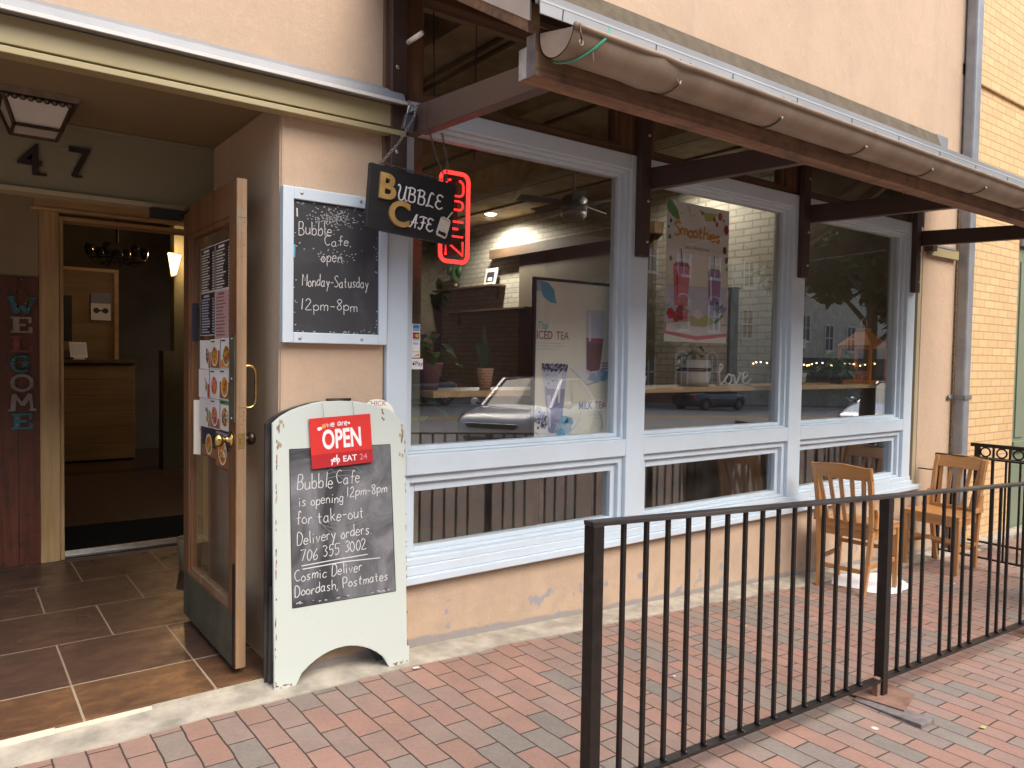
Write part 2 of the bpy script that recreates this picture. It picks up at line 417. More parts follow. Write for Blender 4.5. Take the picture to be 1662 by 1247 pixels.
M = {}
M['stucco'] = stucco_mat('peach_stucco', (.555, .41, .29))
M['stucco_dim'] = stucco_mat('tan_reveal_stucco', (.55, .425, .295), chips=False)
M['white'] = painted('blue_white_paint', (.58, .68, .755), .38, amount=.25, thr=.70)
M['brown'] = painted('dark_brown_paint', (.055, .030, .022), .42, chip=(.25, .2, .17), amount=.25, thr=.70, dirt=(.09, .06, .05))
M['brownarm'] = painted('brown_arm_paint', (.075, .044, .034), .42, chip=(.3, .27, .25), amount=.3, thr=.72, dirt=(.12, .09, .08))
M['frame_wood'] = wood('stained_frame_wood', (.11, .055, .028), (.19, .10, .05), 'Z', .5, 20)
M['frame_wood_x'] = wood('stained_frame_wood_across', (.10, .05, .026), (.17, .09, .045), 'X', .5, 20)
M['beam_wood'] = wood('weathered_beam_wood', (.13, .07, .04), (.30, .17, .095), 'X', .75, 14, bs=.5, dirt=(.06, .04, .03))
M['endgrain'] = simple('grey_end_grain', (.42, .40, .37), .85, var=.5, scale=18, bs=.5)
M['endgrain2'] = simple('brown_end_grain', (.20, .17, .16), .85, var=.4, scale=22, bs=.4)
M['soffit'] = wood('dark_soffit_boards', (.10, .065, .035), (.16, .11, .06), 'X', .8, 10)
M['soffit_osb'] = simple('mottled_soffit_panel', (.20, .16, .105), .85, var=.45, scale=16, bs=.2, bscale=40)
M['roofmetal'] = simple('galvanised_roof_metal', (.29, .30, .31), .6, .1, var=.3, scale=3, bs=.05, stretch=(.3, 1, 1))
M['rakemetal'] = simple('grey_rake_metal', (.46, .47, .49), .4, .5, var=.2, scale=3, bs=.03)
M['gutter'] = simple('faded_brown_gutter', (.21, .155, .105), .5, .1, var=.35, scale=5, bs=.03, bscale=40, stretch=(1.6, .7, .7), c2=(.30, .235, .17))
M['gutterin'] = simple('bare_gutter_inside', (.36, .29, .23), .55, .2, var=.25)
M['wire'] = simple('pale_wire', (.42, .37, .30), .45, .6, var=.3)
M['greenwire'] = plain('green_wire', (.05, .34, .2), .4)
M['beige'] = painted('olive_beige_paint', (.34, .29, .155), .5, amount=.2, thr=.72, dirt=(.24, .2, .11))
M['beige_dark'] = painted('tan_jamb_paint', (.42, .355, .22), .55, amount=.2, thr=.72, dirt=(.2, .16, .1))
M['olive'] = painted('olive_transom_paint', (.25, .235, .145), .6, amount=.1, thr=.72, dirt=(.17, .16, .10))
M['ceiling'] = painted('brown_ceiling_paint', (.24, .18, .095), .7, amount=.2, thr=.7, dirt=(.16, .12, .07))
M['flash'] = simple('grey_flashing', (.25, .262, .275), .5, .1, var=.15, scale=4, bs=.03)
M['flashlip'] = plain('pale_flashing_lip', (.55, .55, .53), .4)
M['moss'] = simple('mossy_flashing', (.115, .09, .058), .9, var=.3, scale=14, bs=.4)
M['pine'] = wood('clear_pine', (.55, .34, .13), (.86, .64, .35), 'Z', .45, 9)
M['pine_x'] = wood('clear_pine_across', (.52, .31, .11), (.80, .57, .28), 'X', .45, 9)
M['doorwood'] = wood('worn_door_wood', (.15, .062, .026), (.27, .13, .055), 'Z', .5, 16, dirt=(.14, .10, .07))
M['dooredge'] = wood('bare_door_edge', (.19, .115, .06), (.33, .21, .115), 'Z', .65, 16, dirt=(.22, .19, .15))
M['maroon'] = wood('maroon_board', (.12, .038, .022), (.23, .08, .048), 'Z', .45, 10, dirt=(.05, .03, .025))
M['kick'] = simple('tarnished_kick_plate', (.055, .056, .034), .7, 0, var=.5, scale=8, bs=.15, c2=(.115, .105, .068))
M['brass'] = simple('worn_brass', (.62, .45, .17), .25, 1.0, var=.2, scale=20, bs=0)
M['bronze'] = simple('dark_bronze', (.10, .075, .05), .4, .8, var=.3, scale=20, bs=0)
M['steel'] = simple('aluminium', (.55, .55, .54), .35, .9, var=.2, scale=20, bs=.05)
M['bolt'] = simple('zinc_bolt', (.45, .43, .40), .35, .9, var=.2, scale=60, bs=0)
M['chain'] = simple('chain_steel', (.16, .145, .13), .35, .9, var=.3, scale=80, bs=0)
M['chainpale'] = simple('pale_chain_steel', (.26, .24, .21), .35, .9, var=.3, scale=80, bs=0)
M['lock'] = simple('grey_padlock', (.12, .13, .14), .4, .5, var=.2, scale=40, bs=0)
M['black'] = simple('black_wood_paint', (.012, .012, .013), .55, var=.3, scale=30, bs=.1, stretch=(.2, 1, 1))
M['iron'] = simple('black_iron_paint', (.018, .014, .012), .42, .3, var=.5, scale=25, bs=.25, bscale=50)
M['railtop'] = simple('worn_top_rail', (.075, .066, .062), .42, .5, var=.6, scale=18, bs=.25, bscale=40, stretch=(.15, 1, 1))
M['rust'] = simple('rusty_plate', (.15, .08, .055), .9, .05, var=.5, scale=14, bs=.3, c2=(.30, .17, .12))
M['glass'] = glass('window_glass', .066, (.985, .99, .98), .006, boost=1.75)
M['glasslow'] = glass('low_window_glass', .062, (.95, .965, .955), .008, boost=1.6)
M['doorglass'] = glass('door_glass', .045, (.96, .97, .95), .010, boost=1.0)
M['chalk'] = plain('chalk_white', (.66, .67, .66), .9)
M['chalkfaint'] = plain('chalk_faint', (.17, .175, .18), .9)
M['chalkmid'] = plain('chalk_mid', (.42, .43, .43), .9)
M['board'] = chalk_mat('clean_chalkboard', .52, .16, 3)
M['boardsmear'] = chalk_mat('smeared_chalkboard', .36, .62, 3)
M['mint'] = painted('mint_white_paint', (.52, .585, .54), .5, chip=(.34, .26, .19), amount=.5, thr=.68, dirt=(.55, .55, .45))
M['blackedge'] = painted('black_red_edge_paint', (.012, .011, .012), .45, chip=(.25, .05, .04), amount=.5, thr=.66)
M['gold'] = simple('gold_wood_letter', (.50, .31, .10), .5, .1, var=.25, scale=20, bs=.05)
M['cream'] = simple('cream_letter', (.72, .66, .52), .5, var=.1, scale=20, bs=0)
M['letterwhite'] = plain('white_letter', (.78, .77, .74), .5)
M['neon'] = emit('red_neon', (1.0, .035, .03), 1.3)
M['neoncore'] = emit('red_neon_letter', (1.0, .03, .03), .9)
M['bulb'] = emit('warm_bulb', (1.0, .62, .25), 4.0)
M['downlight'] = emit('downlight_lens', (1.0, .93, .8), 6.0)
M['sconce'] = emit('sconce_shade', (1.0, .55, .2), 2.6)
M['red'] = plain('sign_red', (.62, .035, .03), .4)
M['darkred'] = plain('sign_dark_red', (.42, .02, .025), .4)
M['signwhite'] = plain('sign_white', (.82, .80, .80), .4)
M['yellow'] = plain('print_yellow', (.75, .42, .05), .5)
M['orange'] = plain('print_orange', (.80, .30, .05), .5)
M['paper'] = simple('white_paper', (.84, .83, .80), .7, var=.06, scale=8, bs=0)
M['cream_paper'] = simple('cream_poster_paper', (.87, .84, .71), .5, var=.08, scale=4, bs=0)
M['bluepr'] = plain('print_blue', (.12, .42, .62), .5)
M['ltblue'] = plain('print_light_blue', (.38, .48, .62), .5)
M['lav'] = plain('print_lavender', (.30, .30, .48), .5)
M['lav2'] = plain('print_pale_lavender', (.60, .64, .76), .5)
M['mauve'] = plain('print_mauve', (.22, .115, .13), .5)
M['mauve_text'] = plain('print_mauve_text', (.36, .14, .20), .5)
M['greytext'] = plain('print_grey_text', (.22, .24, .34), .5)
M['ink'] = plain('print_ink', (.03, .03, .05), .5)
M['pinkpr'] = plain('print_pink', (.72, .20, .24), .5)
M['purplepr'] = plain('print_purple', (.30, .12, .32), .5)
M['greenpr'] = plain('print_green', (.10, .32, .08), .5)
M['lime'] = plain('print_lime', (.48, .55, .16), .5)
M['berry'] = plain('print_berry', (.45, .02, .03), .5)
M['teal'] = simple('teal_tin', (.06, .22, .28), .45, .2, var=.25, scale=30, bs=0)
M['whitewash'] = wood('whitewashed_letter', (.36, .30, .28), (.62, .58, .55), 'Z', .7, 14)
M['rustred'] = simple('rust_red_tin', (.34, .11, .09), .55, .1, var=.25, scale=30, bs=0)
M['smokeglass'] = simple('smoked_shade_glass', (.05, .045, .04), .12, 0, var=.2, scale=8, bs=0)
M['lampglass'] = simple('frosted_lamp_glass', (.55, .53, .46), .3, var=.1, scale=8, bs=0)
M['num'] = simple('brown_number', (.035, .02, .015), .5, .3, var=.2)
M['concrete'] = simple('worn_concrete', (.43, .39, .315), .85, var=.4, scale=9, bs=.5, bscale=55)
M['tile'] = brickmat('brown_floor_tile', .465, .515, .0042, [(.062, .036, .027), (.082, .047, .034), (.095, .056, .04), (.07, .042, .031)], (.27, .215, .16), (-.16, -.36, 0), 'XY', .34, gloss_noise=True, bs=.2, wob=.003, blotch=.55, dist=.003, mottle=(.55, (.15, .082, .045), (.045, .03, .027)))
M['tilefront'] = brickmat('tan_front_tile', .465, .515, .0045, [(.115, .058, .033), (.15, .078, .04)], (.36, .30, .22), (.0725, -.36, 0), 'XY', .42, bs=.2, wob=.003, blotch=.5, dist=.003, mottle=(.75, (.27, .145, .06), (.06, .032, .024)))
PAV = [(.19, .172, .147), (.23, .205, .172), (.305, .178, .132), (.335, .18, .133), (.27, .182, .145), (.375, .208, .155), (.245, .20, .17), (.345, .188, .14), (.205, .184, .158), (.305, .195, .152)]
M['paver'] = brickmat('brick_paving', .203, .1015, .0032, PAV, (.055, .04, .03), (.05, .03, 0), 'YX', .82, bs=.9, wob=.015, blotch=.42, speck=(2.2, .018, (.62, .6, .56)), dist=.006)
M['ybrick'] = brickmat('yellow_brick', .215, .0755, .006, [(.66, .435, .215), (.71, .475, .235), (.64, .42, .21), (.74, .51, .26)], (.46, .315, .175), (0, 0, 0), 'XZ', .8, bs=.6, wob=.004, blotch=.15)
M['wbrick'] = brickmat('white_painted_brick', .21, .075, .008, [(.37, .345, .285), (.42, .39, .325), (.33, .305, .25)], (.24, .22, .175), (0, 0, 0), 'YZ', .7, bs=1.0, wob=.02, blotch=.35, dist=.012)
M['rbrick'] = brickmat('red_brick', .24, .08, .008, [(.24, .085, .05), (.28, .10, .06), (.21, .075, .05)], (.22, .18, .15), (0, 0, 0), 'XZ', .85, bs=.3, blotch=.3)
M['rbrick_side'] = brickmat('red_brick_sliver', .21, .0755, .008, [(.30, .14, .10), (.34, .2, .13)], (.12, .09, .08), (0, 0, 0), 'YZ', .85, bs=.4)
M['asphalt'] = simple('asphalt', (.25, .24, .23), .85, var=.25, scale=3, bs=.3, bscale=90)
M['roadwhite'] = simple('road_white', (.55, .55, .53), .7, var=.25, scale=8, bs=0)
M['roadyellow'] = simple('road_yellow', (.70, .40, .05), .7, var=.25, scale=8, bs=0)
M['kerb'] = simple('kerb_stone', (.36, .34, .31), .85, var=.25, scale=5, bs=.2)
M['interior_ceiling'] = simple('tan_interior_ceiling', (.50, .40, .26), .8, var=.3, scale=7, bs=.3, bscale=25)
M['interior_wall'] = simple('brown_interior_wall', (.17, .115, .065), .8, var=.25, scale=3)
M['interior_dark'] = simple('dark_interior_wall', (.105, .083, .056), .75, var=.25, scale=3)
M['interior_green'] = simple('sage_interior_trim', (.17, .17, .11), .6, var=.15, scale=4)
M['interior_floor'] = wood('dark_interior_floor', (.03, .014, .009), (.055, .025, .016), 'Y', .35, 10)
M['plank'] = wood('counter_planks', (.20, .115, .045), (.31, .19, .085), 'X', .5, 7)
M['shelf'] = wood('dark_shelf_wood', (.07, .04, .022), (.13, .075, .04), 'Y', .6, 10)
M['counterwood'] = wood('pale_counter_wood', (.45, .28, .12), (.60, .40, .2), 'X', .4, 9)
M['chairwood'] = wood('oak_chair_wood', (.40, .18, .055), (.56, .29, .11), 'Z', .4, 14, kind='object', coat=.2)
M['chairwood_x'] = wood('oak_chair_wood_across', (.40, .18, .055), (.55, .28, .10), 'Y', .4, 14, kind='object', coat=.2)
M['mat'] = simple('black_door_mat', (.010, .011, .010), 1.0, var=.5, scale=60, bs=.5, spec=.05)
M['leaf'] = leafmat('tree_leaf', (.020, .042, .010), (.055, .095, .025))
M['leaf2'] = leafmat('tree_leaf_olive', (.030, .045, .012), (.085, .11, .03))
M['houseleaf'] = leafmat('house_plant_leaf', (.05, .15, .03), (.14, .27, .07))
M['darkleaf'] = leafmat('dark_plant_leaf', (.02, .07, .02), (.05, .13, .045))
M['redleaf'] = leafmat('red_plant_leaf', (.35, .05, .05), (.5, .2, .1))
M['bark'] = simple('bark', (.09, .065, .045), .9, var=.4, scale=10, bs=.5, stretch=(1, 1, .2))
M['terracotta'] = brickmat('terracotta_basket', .03, .016, .003, [(.50, .20, .10), (.58, .28, .16)], (.62, .45, .32), (0, 0, 0), 'XZ', .7, bs=.4, wob=0)
M['potwhite'] = plain('white_pot', (.6, .58, .52), .5)
M['lantern'] = wood('orange_lantern', (.80, .25, .02), (.88, .33, .04), 'Z', .45, 20)
M['stickerblue'] = plain('sticker_blue', (.05, .22, .55), .4)
M['galv'] = simple('grey_downspout_paint', (.30, .315, .33), .45, .3, var=.2, scale=6, bs=.05)
M['galvdark'] = simple('grey_strap', (.22, .22, .22), .5, .4, var=.3, scale=30, bs=.1)
M['carwhite'] = simple('white_car_paint', (.62, .61, .60), .25, 0, var=.03, scale=3, bs=0, coat=1)
M['cargrey'] = simple('grey_car_paint', (.085, .08, .085), .25, .5, var=.05, scale=3, bs=0, coat=1)
M['carsilver'] = simple('silver_car_paint', (.40, .42, .45), .25, .6, var=.05, scale=3, bs=0, coat=1)
M['carglass'] = simple('dark_car_glass', (.02, .024, .026), .12, 0, var=.05, scale=3, bs=0, spec=.3)
M['tyre'] = simple('tyre_rubber', (.015, .015, .015), .8, var=.2)
M['rim'] = simple('alloy_rim', (.45, .45, .46), .3, .9, var=.1)
M['headlamp'] = simple('headlamp_glass', (.10, .10, .11), .08, 0, var=.5, scale=15, bs=0, coat=1)
M['blackplastic'] = simple('black_plastic', (.015, .015, .016), .5, var=.2)
M['cream_stone'] = simple('cream_facade', (.52, .46, .36), .8, var=.3, scale=2, bs=.1)
M['darkglass'] = simple('far_window_glass', (.05, .06, .07), .1, 0, var=.3, scale=1, bs=0)
M['winwhite'] = plain('far_window_white', (.62, .60, .55), .6)
M['awncloth'] = simple('dark_awning_cloth', (.03, .03, .032), .8, var=.2)
M['neighgreen'] = painted('sage_green_paint', (.20, .25, .16), .5, amount=.2, thr=.7)
M['cloth'] = simple('white_spill', (.78, .80, .82), .7, var=.08, scale=8, bs=.2, bscale=30)
M['streetgreen'] = plain('street_sign_green', (.02, .22, .10), .4)
# ---------------------------------------------------------------- ground, road
def sheet(name, xs, ys, zf, m, label=None):
    mb = MB(); vs = [(x, y, zf(x, y)) for y in ys for x in xs]; nx = len(xs)
    fs = [(j*nx+i, j*nx+i+1, (j+1)*nx+i+1, (j+1)*nx+i) for j in range(len(ys)-1) for i in range(nx-1)]
    mb.add(vs, fs, m, True)
    return tag(mb.build(name), label, None, None, 'structure')
def rng(a, b, s):
    k = max(1, int(round((b-a)/s))); return [a+(b-a)*i/k for i in range(k+1)]
XS = rng(-14, 14, .35)+rng(15, 90, 2.5)
KY = -2.35                                            # kerb line
sheet('sidewalk', XS, [KY, -1, 0, 1, 2, 2.88, 2.96], gz, M['paver'])
rz = lambda x, y: gz(x, KY)-.10-.007*(KY-y)
XW = rng(-60, 110, 2.5)
sheet('road', XW, [-21.8, -18, -14, -10, -6, -2.2], rz, M['asphalt'])
sheet('ground', rng(-300, 300, 20), [-300, -60, -22, 0, 40, 300], lambda x, y: min(rz(x, y), gz(x, 2.9))-.5, M['asphalt'])
far_z = lambda x, y: rz(x, -21.8)+.13
sheet('far_sidewalk', XW, [-36, -29, -21.9], far_z, M['paver'])
mb = MB()
for i in range(len(XS)-1):
    a, b = XS[i], XS[i+1]
    lo = [(a, KY-.16, rz(a, KY)-.05), (b, KY-.16, rz(b, KY)-.05), (b, KY, rz(b, KY)-.05), (a, KY, rz(a, KY)-.05)]
    hi = [(a, KY-.16, gz(a, KY)), (b, KY-.16, gz(b, KY)), (b, KY, gz(b, KY)), (a, KY, gz(a, KY))]
    mb.hexa(lo, hi, M['kerb'])
tag(mb.build('kerb'), kind='structure')
mb = MB()
for i in range(len(XW)-1):
    a, b = XW[i], XW[i+1]
    mb.hexa([(a, -22.0, rz(a, -21.9)-.05), (b, -22.0, rz(b, -21.9)-.05), (b, -21.8, rz(b, -21.8)-.05), (a, -21.8, rz(a, -21.8)-.05)],
            [(a, -22.0, far_z(a, 0)+.004), (b, -22.0, far_z(b, 0)+.004), (b, -21.8, far_z(b, 0)+.004), (a, -21.8, far_z(a, 0)+.004)], M['kerb'])
tag(mb.build('far_kerb'), kind='structure')
def stripe(name, y, w, m, dash=None):
    mb = MB()
    for i in range(len(XW)-1):
        a, b = XW[i], XW[i+1]
        if dash and i % dash: continue
        mb.quad((a, y-w, rz(a, y)+.005), (b, y-w, rz(b, y)+.005), (b, y, rz(b, y)+.005), (a, y, rz(a, y)+.005), m)
    tag(mb.build(name), kind='structure')
stripe('road_marking', -13.2, .24, M['roadyellow']); stripe('road_marking', -13.7, .24, M['roadyellow'])
stripe('road_marking', -17.4, .14, M['roadwhite'], 2); stripe('road_marking', -9.2, .14, M['roadwhite'], 2)

# concrete step along the foot of the facade
mb = MB()
xs = rng(-1.6, 7.6, .3); rr = random.Random(3)
for i in range(len(xs)-1):
    a, b = xs[i], xs[i+1]
    ya, yb = 2.93+.012*math.sin(a*9), 2.93+.012*math.sin(b*9)
    lo = [(a, ya, gz(a, 2.93)-.2), (b, yb, gz(b, 2.93)-.2), (b, 3.12, gz(b, 2.93)-.2), (a, 3.12, gz(a, 2.93)-.2)]
    hi = [(a, ya, gz(a, 2.93)+.006), (b, yb, gz(b, 2.93)+.006), (b, 3.12, gz(b, 3.1)+.016), (a, 3.12, gz(a, 3.1)+.016)]
    mb.hexa(lo, hi, M['concrete'])
tag(mb.build('concrete_step'), kind='structure')
# entrance floor
mb = MB(); mb.box(-1.6, 3.455, -.06, 1.7, 5.58, 0, M['tile']); mb.box(-1.6, 3.105, -.06, 1.7, 3.455, 0, M['tilefront'])
mb.box(-1.6, 3.088, -.05, .30, 3.104, -.003, M['cream']); mb.box(.301, 3.092, -.05, .62, 3.104, -.008, M['cream']); mb.box(.621, 3.09, -.05, 1.1, 3.104, -.006, M['concrete'])
tag(mb.build('entrance_floor'), kind='structure')
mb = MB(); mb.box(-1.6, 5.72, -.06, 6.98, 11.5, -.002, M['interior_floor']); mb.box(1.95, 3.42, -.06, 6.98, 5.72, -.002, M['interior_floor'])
tag(mb.build('interior_floor'), kind='structure')
mb = MB(); mb.box(-1.6, 5.8, 3.47, 6.95, 11.5, 3.55, M['interior_ceiling']); mb.box(1.95, 3.24, 3.47, 6.95, 5.8, 3.55, M['interior_ceiling'])
for x in (2.35, 3.6, 4.9): mb.box(x, 3.24, 3.22, x+.22, 11.4, 3.469, M['interior_ceiling'])
for x in (2.95, 3.05, 4.25, 4.35, 5.6, 5.75, 6.3): mb.box(x, 3.24, 3.45, x+.03, 11.4, 3.469, M['soffit'])
tag(mb.build('interior_ceiling'), kind='structure')
mb = MB()
mb.box(6.95, 3.24, -.1, 7.1, 11.5, 3.5, M['wbrick'])                # right wall: painted brick
mb.box(6.80, 6.3, 2.86, 6.949, 9.75, 3.0, M['shelf'])               # heavy ledge
mb.box(6.90, 6.4, 0, 6.949, 9.1, 2.86, M['interior_dark'])          # dark chimney breast under it
mb.box(6.925, 3.25, 0, 6.949, 4.75, 3.46, M['interior_dark'])  # added dark sheet: dimness behind the third window put into the wall colour
tag(mb.build('interior_brick_wall'), kind='structure')
mb = MB()
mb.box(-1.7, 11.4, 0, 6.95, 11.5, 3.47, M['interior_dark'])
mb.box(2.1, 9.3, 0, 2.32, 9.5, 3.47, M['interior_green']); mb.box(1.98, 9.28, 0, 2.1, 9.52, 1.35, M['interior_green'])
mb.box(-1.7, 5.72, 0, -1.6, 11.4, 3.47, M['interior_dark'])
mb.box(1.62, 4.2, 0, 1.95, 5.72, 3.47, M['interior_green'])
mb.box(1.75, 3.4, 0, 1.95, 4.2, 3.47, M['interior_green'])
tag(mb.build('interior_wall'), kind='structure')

# ---------------------------------------------------------------- the cafe building
B = thing('cafe_building', (0, 3.1, 0), 'peach stucco cafe front with blue white shop windows and a recessed entrance', 'building')
F = 3.10
mb = MB()
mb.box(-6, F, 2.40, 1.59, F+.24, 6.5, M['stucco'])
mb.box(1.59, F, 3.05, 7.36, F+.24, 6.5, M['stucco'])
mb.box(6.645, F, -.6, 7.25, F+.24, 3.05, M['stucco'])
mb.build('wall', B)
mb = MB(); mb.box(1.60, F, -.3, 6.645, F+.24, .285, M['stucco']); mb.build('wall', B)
mb = MB(); mb.box(1.113, F, -.04, 1.59, 4.2, 2.40, M['stucco']); mb.build('pillar', B, .012)
mb = MB(); mb.box(1.1095, F+.012, -.002, 1.1128, 4.074, 2.389, M['stucco_dim']); mb.build('reveal', B)
mb = MB(); mb.box(-2.2, F, -.06, -1.6, 5.8, 2.5, M['stucco_dim']); mb.build('pillar', B)
mb = MB(); mb.box(6.50, F+.05, -.3, 6.644, F+.2, 2.56, M['rbrick_side']); mb.box(6.585, F+.004, -.3, 6.643, F+.05, 2.5, M['beige_dark']); mb.build('brick_return', B)
# lintel over the entrance with its flashing
mb = MB(); mb.box(-3.2, 3.045, 2.357, 1.645, 3.1, 2.452, M['beige']); mb.box(-3.2, 3.03, 2.322, 1.655, 3.1, 2.345, M['beige']); mb.box(-3.2, 3.055, 2.345, 1.645, 3.1, 2.357, M['ceiling'])
lint = mb.build('lintel', B, .003)
mb = MB(); mb.hexa([(-3.2, 3.0, 2.455), (1.635, 3.0, 2.455), (1.635, 3.1, 2.455), (-3.2, 3.1, 2.455)], [(-3.2, 3.02, 2.50), (1.635, 3.02, 2.50), (1.635, 3.1, 2.545), (-3.2, 3.1, 2.545)], M['flash'])
mb.box(-3.2, 2.988, 2.448, 1.637, 2.999, 2.462, M['flashlip']); mb.build('flashing', lint)
mb = MB(); mb.box(-1.6, 3.101, 2.39, 1.112, 4.2, 2.46, M['ceiling']); mb.build('ceiling', B)
mb = MB(); mb.box(-1.6, 4.075, 2.075, 1.112, 4.17, 2.389, M['olive']); mb.box(-1.6, 4.05, 2.052, 1.112, 4.17, 2.074, M['beige_dark'])
mb.box(-1.6, 4.065, 2.375, 1.112, 4.0745, 2.389, M['olive']); tp = mb.build('transom_panel', B, .002)
mb = MB(); mb.box(-1.6, 4.171, 2.47, 1.62, 5.58, 2.52, M['ceiling']); mb.build('ceiling', B)
mb = MB(); mb.box(1.601, 4.2, 0, 1.62, 5.58, 2.47, M['beige_dark']); mb.box(-1.6, 5.60, 0, .2555, 5.72, 2.47, M['blackplastic'])
mb.box(.2555, 5.585, 1.795, .466, 5.72, 2.47, M['beige_dark']); mb.box(.466, 5.60, 2.35, 1.62, 5.72, 2.47, M['beige_dark']); mb.box(1.49, 5.60, 0, 1.62, 5.72, 2.36, M['beige_dark'])
mb.box(-1.6, 5.64, 2.52, 1.95, 5.72, 3.47, M['interior_dark']); mb.build('inner_wall', B)
mb = MB(); mb.box(.2555, 5.565, 0, .466, 5.72, 1.794, M['maroon']); mb.box(.352, 5.5635, 0, .356, 5.5649, 1.79, M['blackplastic']); mb.build('wall_board', B, .002)
mb = MB()
mb.box(.468, 5.555, 0, .575, 5.60, 2.212, M['pine']); mb.box(.576, 5.57, 0, .60, 5.72, 2.19, M['pine'])
mb.box(1.51, 5.555, 0, 1.62, 5.60, 2.212, M['pine']); mb.box(1.486, 5.57, 0, 1.509, 5.72, 2.19, M['pine'])
mb.box(.44, 5.555, 2.235, 1.62, 5.60, 2.36, M['pine_x']); mb.box(.425, 5.54, 2.213, 1.62, 5.60, 2.234, M['pine_x']); mb.box(.601, 5.57, 2.165, 1.485, 5.72, 2.19, M['pine_x'])
mb.build('doorway_trim', B, .003)
mb = MB(); mb.box(.601, 5.60, 0, 1.485, 5.75, .018, M['steel'])
for k in range(4): mb.box(.601, 5.615+.03*k, .018, 1.485, 5.622+.03*k, .022, M['steel'])
mb.build('threshold', B, .002)
# house number
for s, x, z in (('4', .262, 2.137), ('7', .455, 2.152)):
    mb = MB(); mb.text(s, .195, x, z, 4.066, M['num'], ext=.012, bold=.012)
    mb.box(*((x+.058, 4.062, z-.002, x+.112, 4.07, z+.010) if s == '4' else (x+.022, 4.062, z-.002, x+.062, 4.07, z+.008)), M['num'])
    tag(mb.build('house_number', at=(x, 4.07, z)), 'brown metal house number %s on the olive transom panel' % s, 'number', 'house numbers over the entrance')
# the open door
mb = MB(); X0, X1, y0, y1 = .953, .996, 3.168, 4.025; zb, zt = .03, 2.06
mb.box(X0, y0+.003, zb, X1, y0+.10, zt, M['doorwood']); mb.box(X0, y1-.10, zb, X1, y1, zt, M['doorwood'])
mb.box(X0+.001, y0+.10, zt-.14, X1-.001, y1-.10, zt, M['doorwood']); mb.box(X0+.001, y0+.10, zb, X1-.001, y1-.10, .255, M['doorwood'])
for a, b in ((y0+.10, y0+.115), (y1-.115, y1-.10)): mb.box(X0+.008, a, .255, X1-.008, b, zt-.14, M['doorwood'])
mb.box(X0+.006, y0+.115, .255, X1-.006, y1-.115, .285, M['dooredge']); mb.box(X0+.006, y0+.115, zt-.165, X1-.006, y1-.115, zt-.14, M['doorwood'])
mb.box(X0+.002, y0-.0005, zb+.002, X1-.002, y0+.0028, zt-.002, M['dooredge'])
for z0, z1 in ((1.72, 1.90), (1.03, 1.12)):
    mb.box(X0+.008, y0-.0012, z0, X1-.006, y0-.0007, z1, M['dooredge'])
    for q in range(4): mb.box(X0+.02+.008*(q % 2), y0-.0022, z0+.02+(z1-z0-.04)*q/3, X0+.024+.008*(q % 2), y0-.0013, z0+.024+(z1-z0-.04)*q/3, M['bronze'])
    mb.box(X0+.006, y0-.0016, z1, X1-.004, y0-.0004, z1+.002, M['bronze'])
D = mb.build('door', B, .004)
D['label'] = 'worn brown glazed entrance door standing open'
mb = MB(); mb.box(.972, y0+.115, .285, .978, y1-.115, zt-.165, M['doorglass']); mb.build('pane', D)
mb = MB(); mb.box(.9495, y0+.012, .032, .9528, y1-.02, .25, M['kick']); mb.box(.9475, y0+.004, .034, .9493, y0+.03, .47, M['blackplastic']); mb.build('kick_plate', D, .001)
mb = MB(); mb.box(.9495, y0+.012, 1.06, .9528, y0+.075, 1.42, M['kick'])
for z in (1.075, 1.24, 1.405): mb.sphere((.9485, y0+.044, z), .005, M['bolt'], 5)
mb.build('push_plate', D)
mb = MB(Matrix.Translation((.953, y0+.068, .985)) @ Matrix.Rotation(-PI/2, 4, 'Y'))
mb.lathe([(.034, 0), (.034, .006), (.013, .010), (.013, .03), (.026, .038), (.030, .052), (.027, .066), (.016, .072), (.0, .073)], M['brass']); mb.build('knob', D)
mb = MB(Matrix.Translation((.996, y0+.068, .985)) @ Matrix.Rotation(PI/2, 4, 'Y'))
mb.lathe([(.034, 0), (.034, .006), (.013, .010), (.013, .025), (.026, .03), (.028, .045), (.02, .055), (.0, .056)], M['bronze']); mb.build('knob', D)
mb = MB(); mb.box(.961, y0-.003, .955, .988, y0-.0006, 1.015, M['brass']); mb.box(.968, y0-.012, .972, .982, y0-.0031, .998, M['brass']); mb.build('latch', D)
mb = MB(); mb.tube(smooth_path([(.997, y0+.05, 1.29), (1.03, y0+.05, 1.292), (1.048, y0+.05, 1.27), (1.05, y0+.05, 1.20), (1.048, y0+.05, 1.14), (1.03, y0+.05, 1.118), (.997, y0+.05, 1.12)], 5), .007, M['brass'], 8)
mb.build('pull_handle', D)
mb = MB(); mb.box(.80, 4.01, 2.0, .95, 4.048, 2.045, M['blackplastic']); mb.bar((.93, 4.03, 2.02), (.965, 3.9, 2.045), .015, .008, M['bronze']); mb.build('door_closer', B)

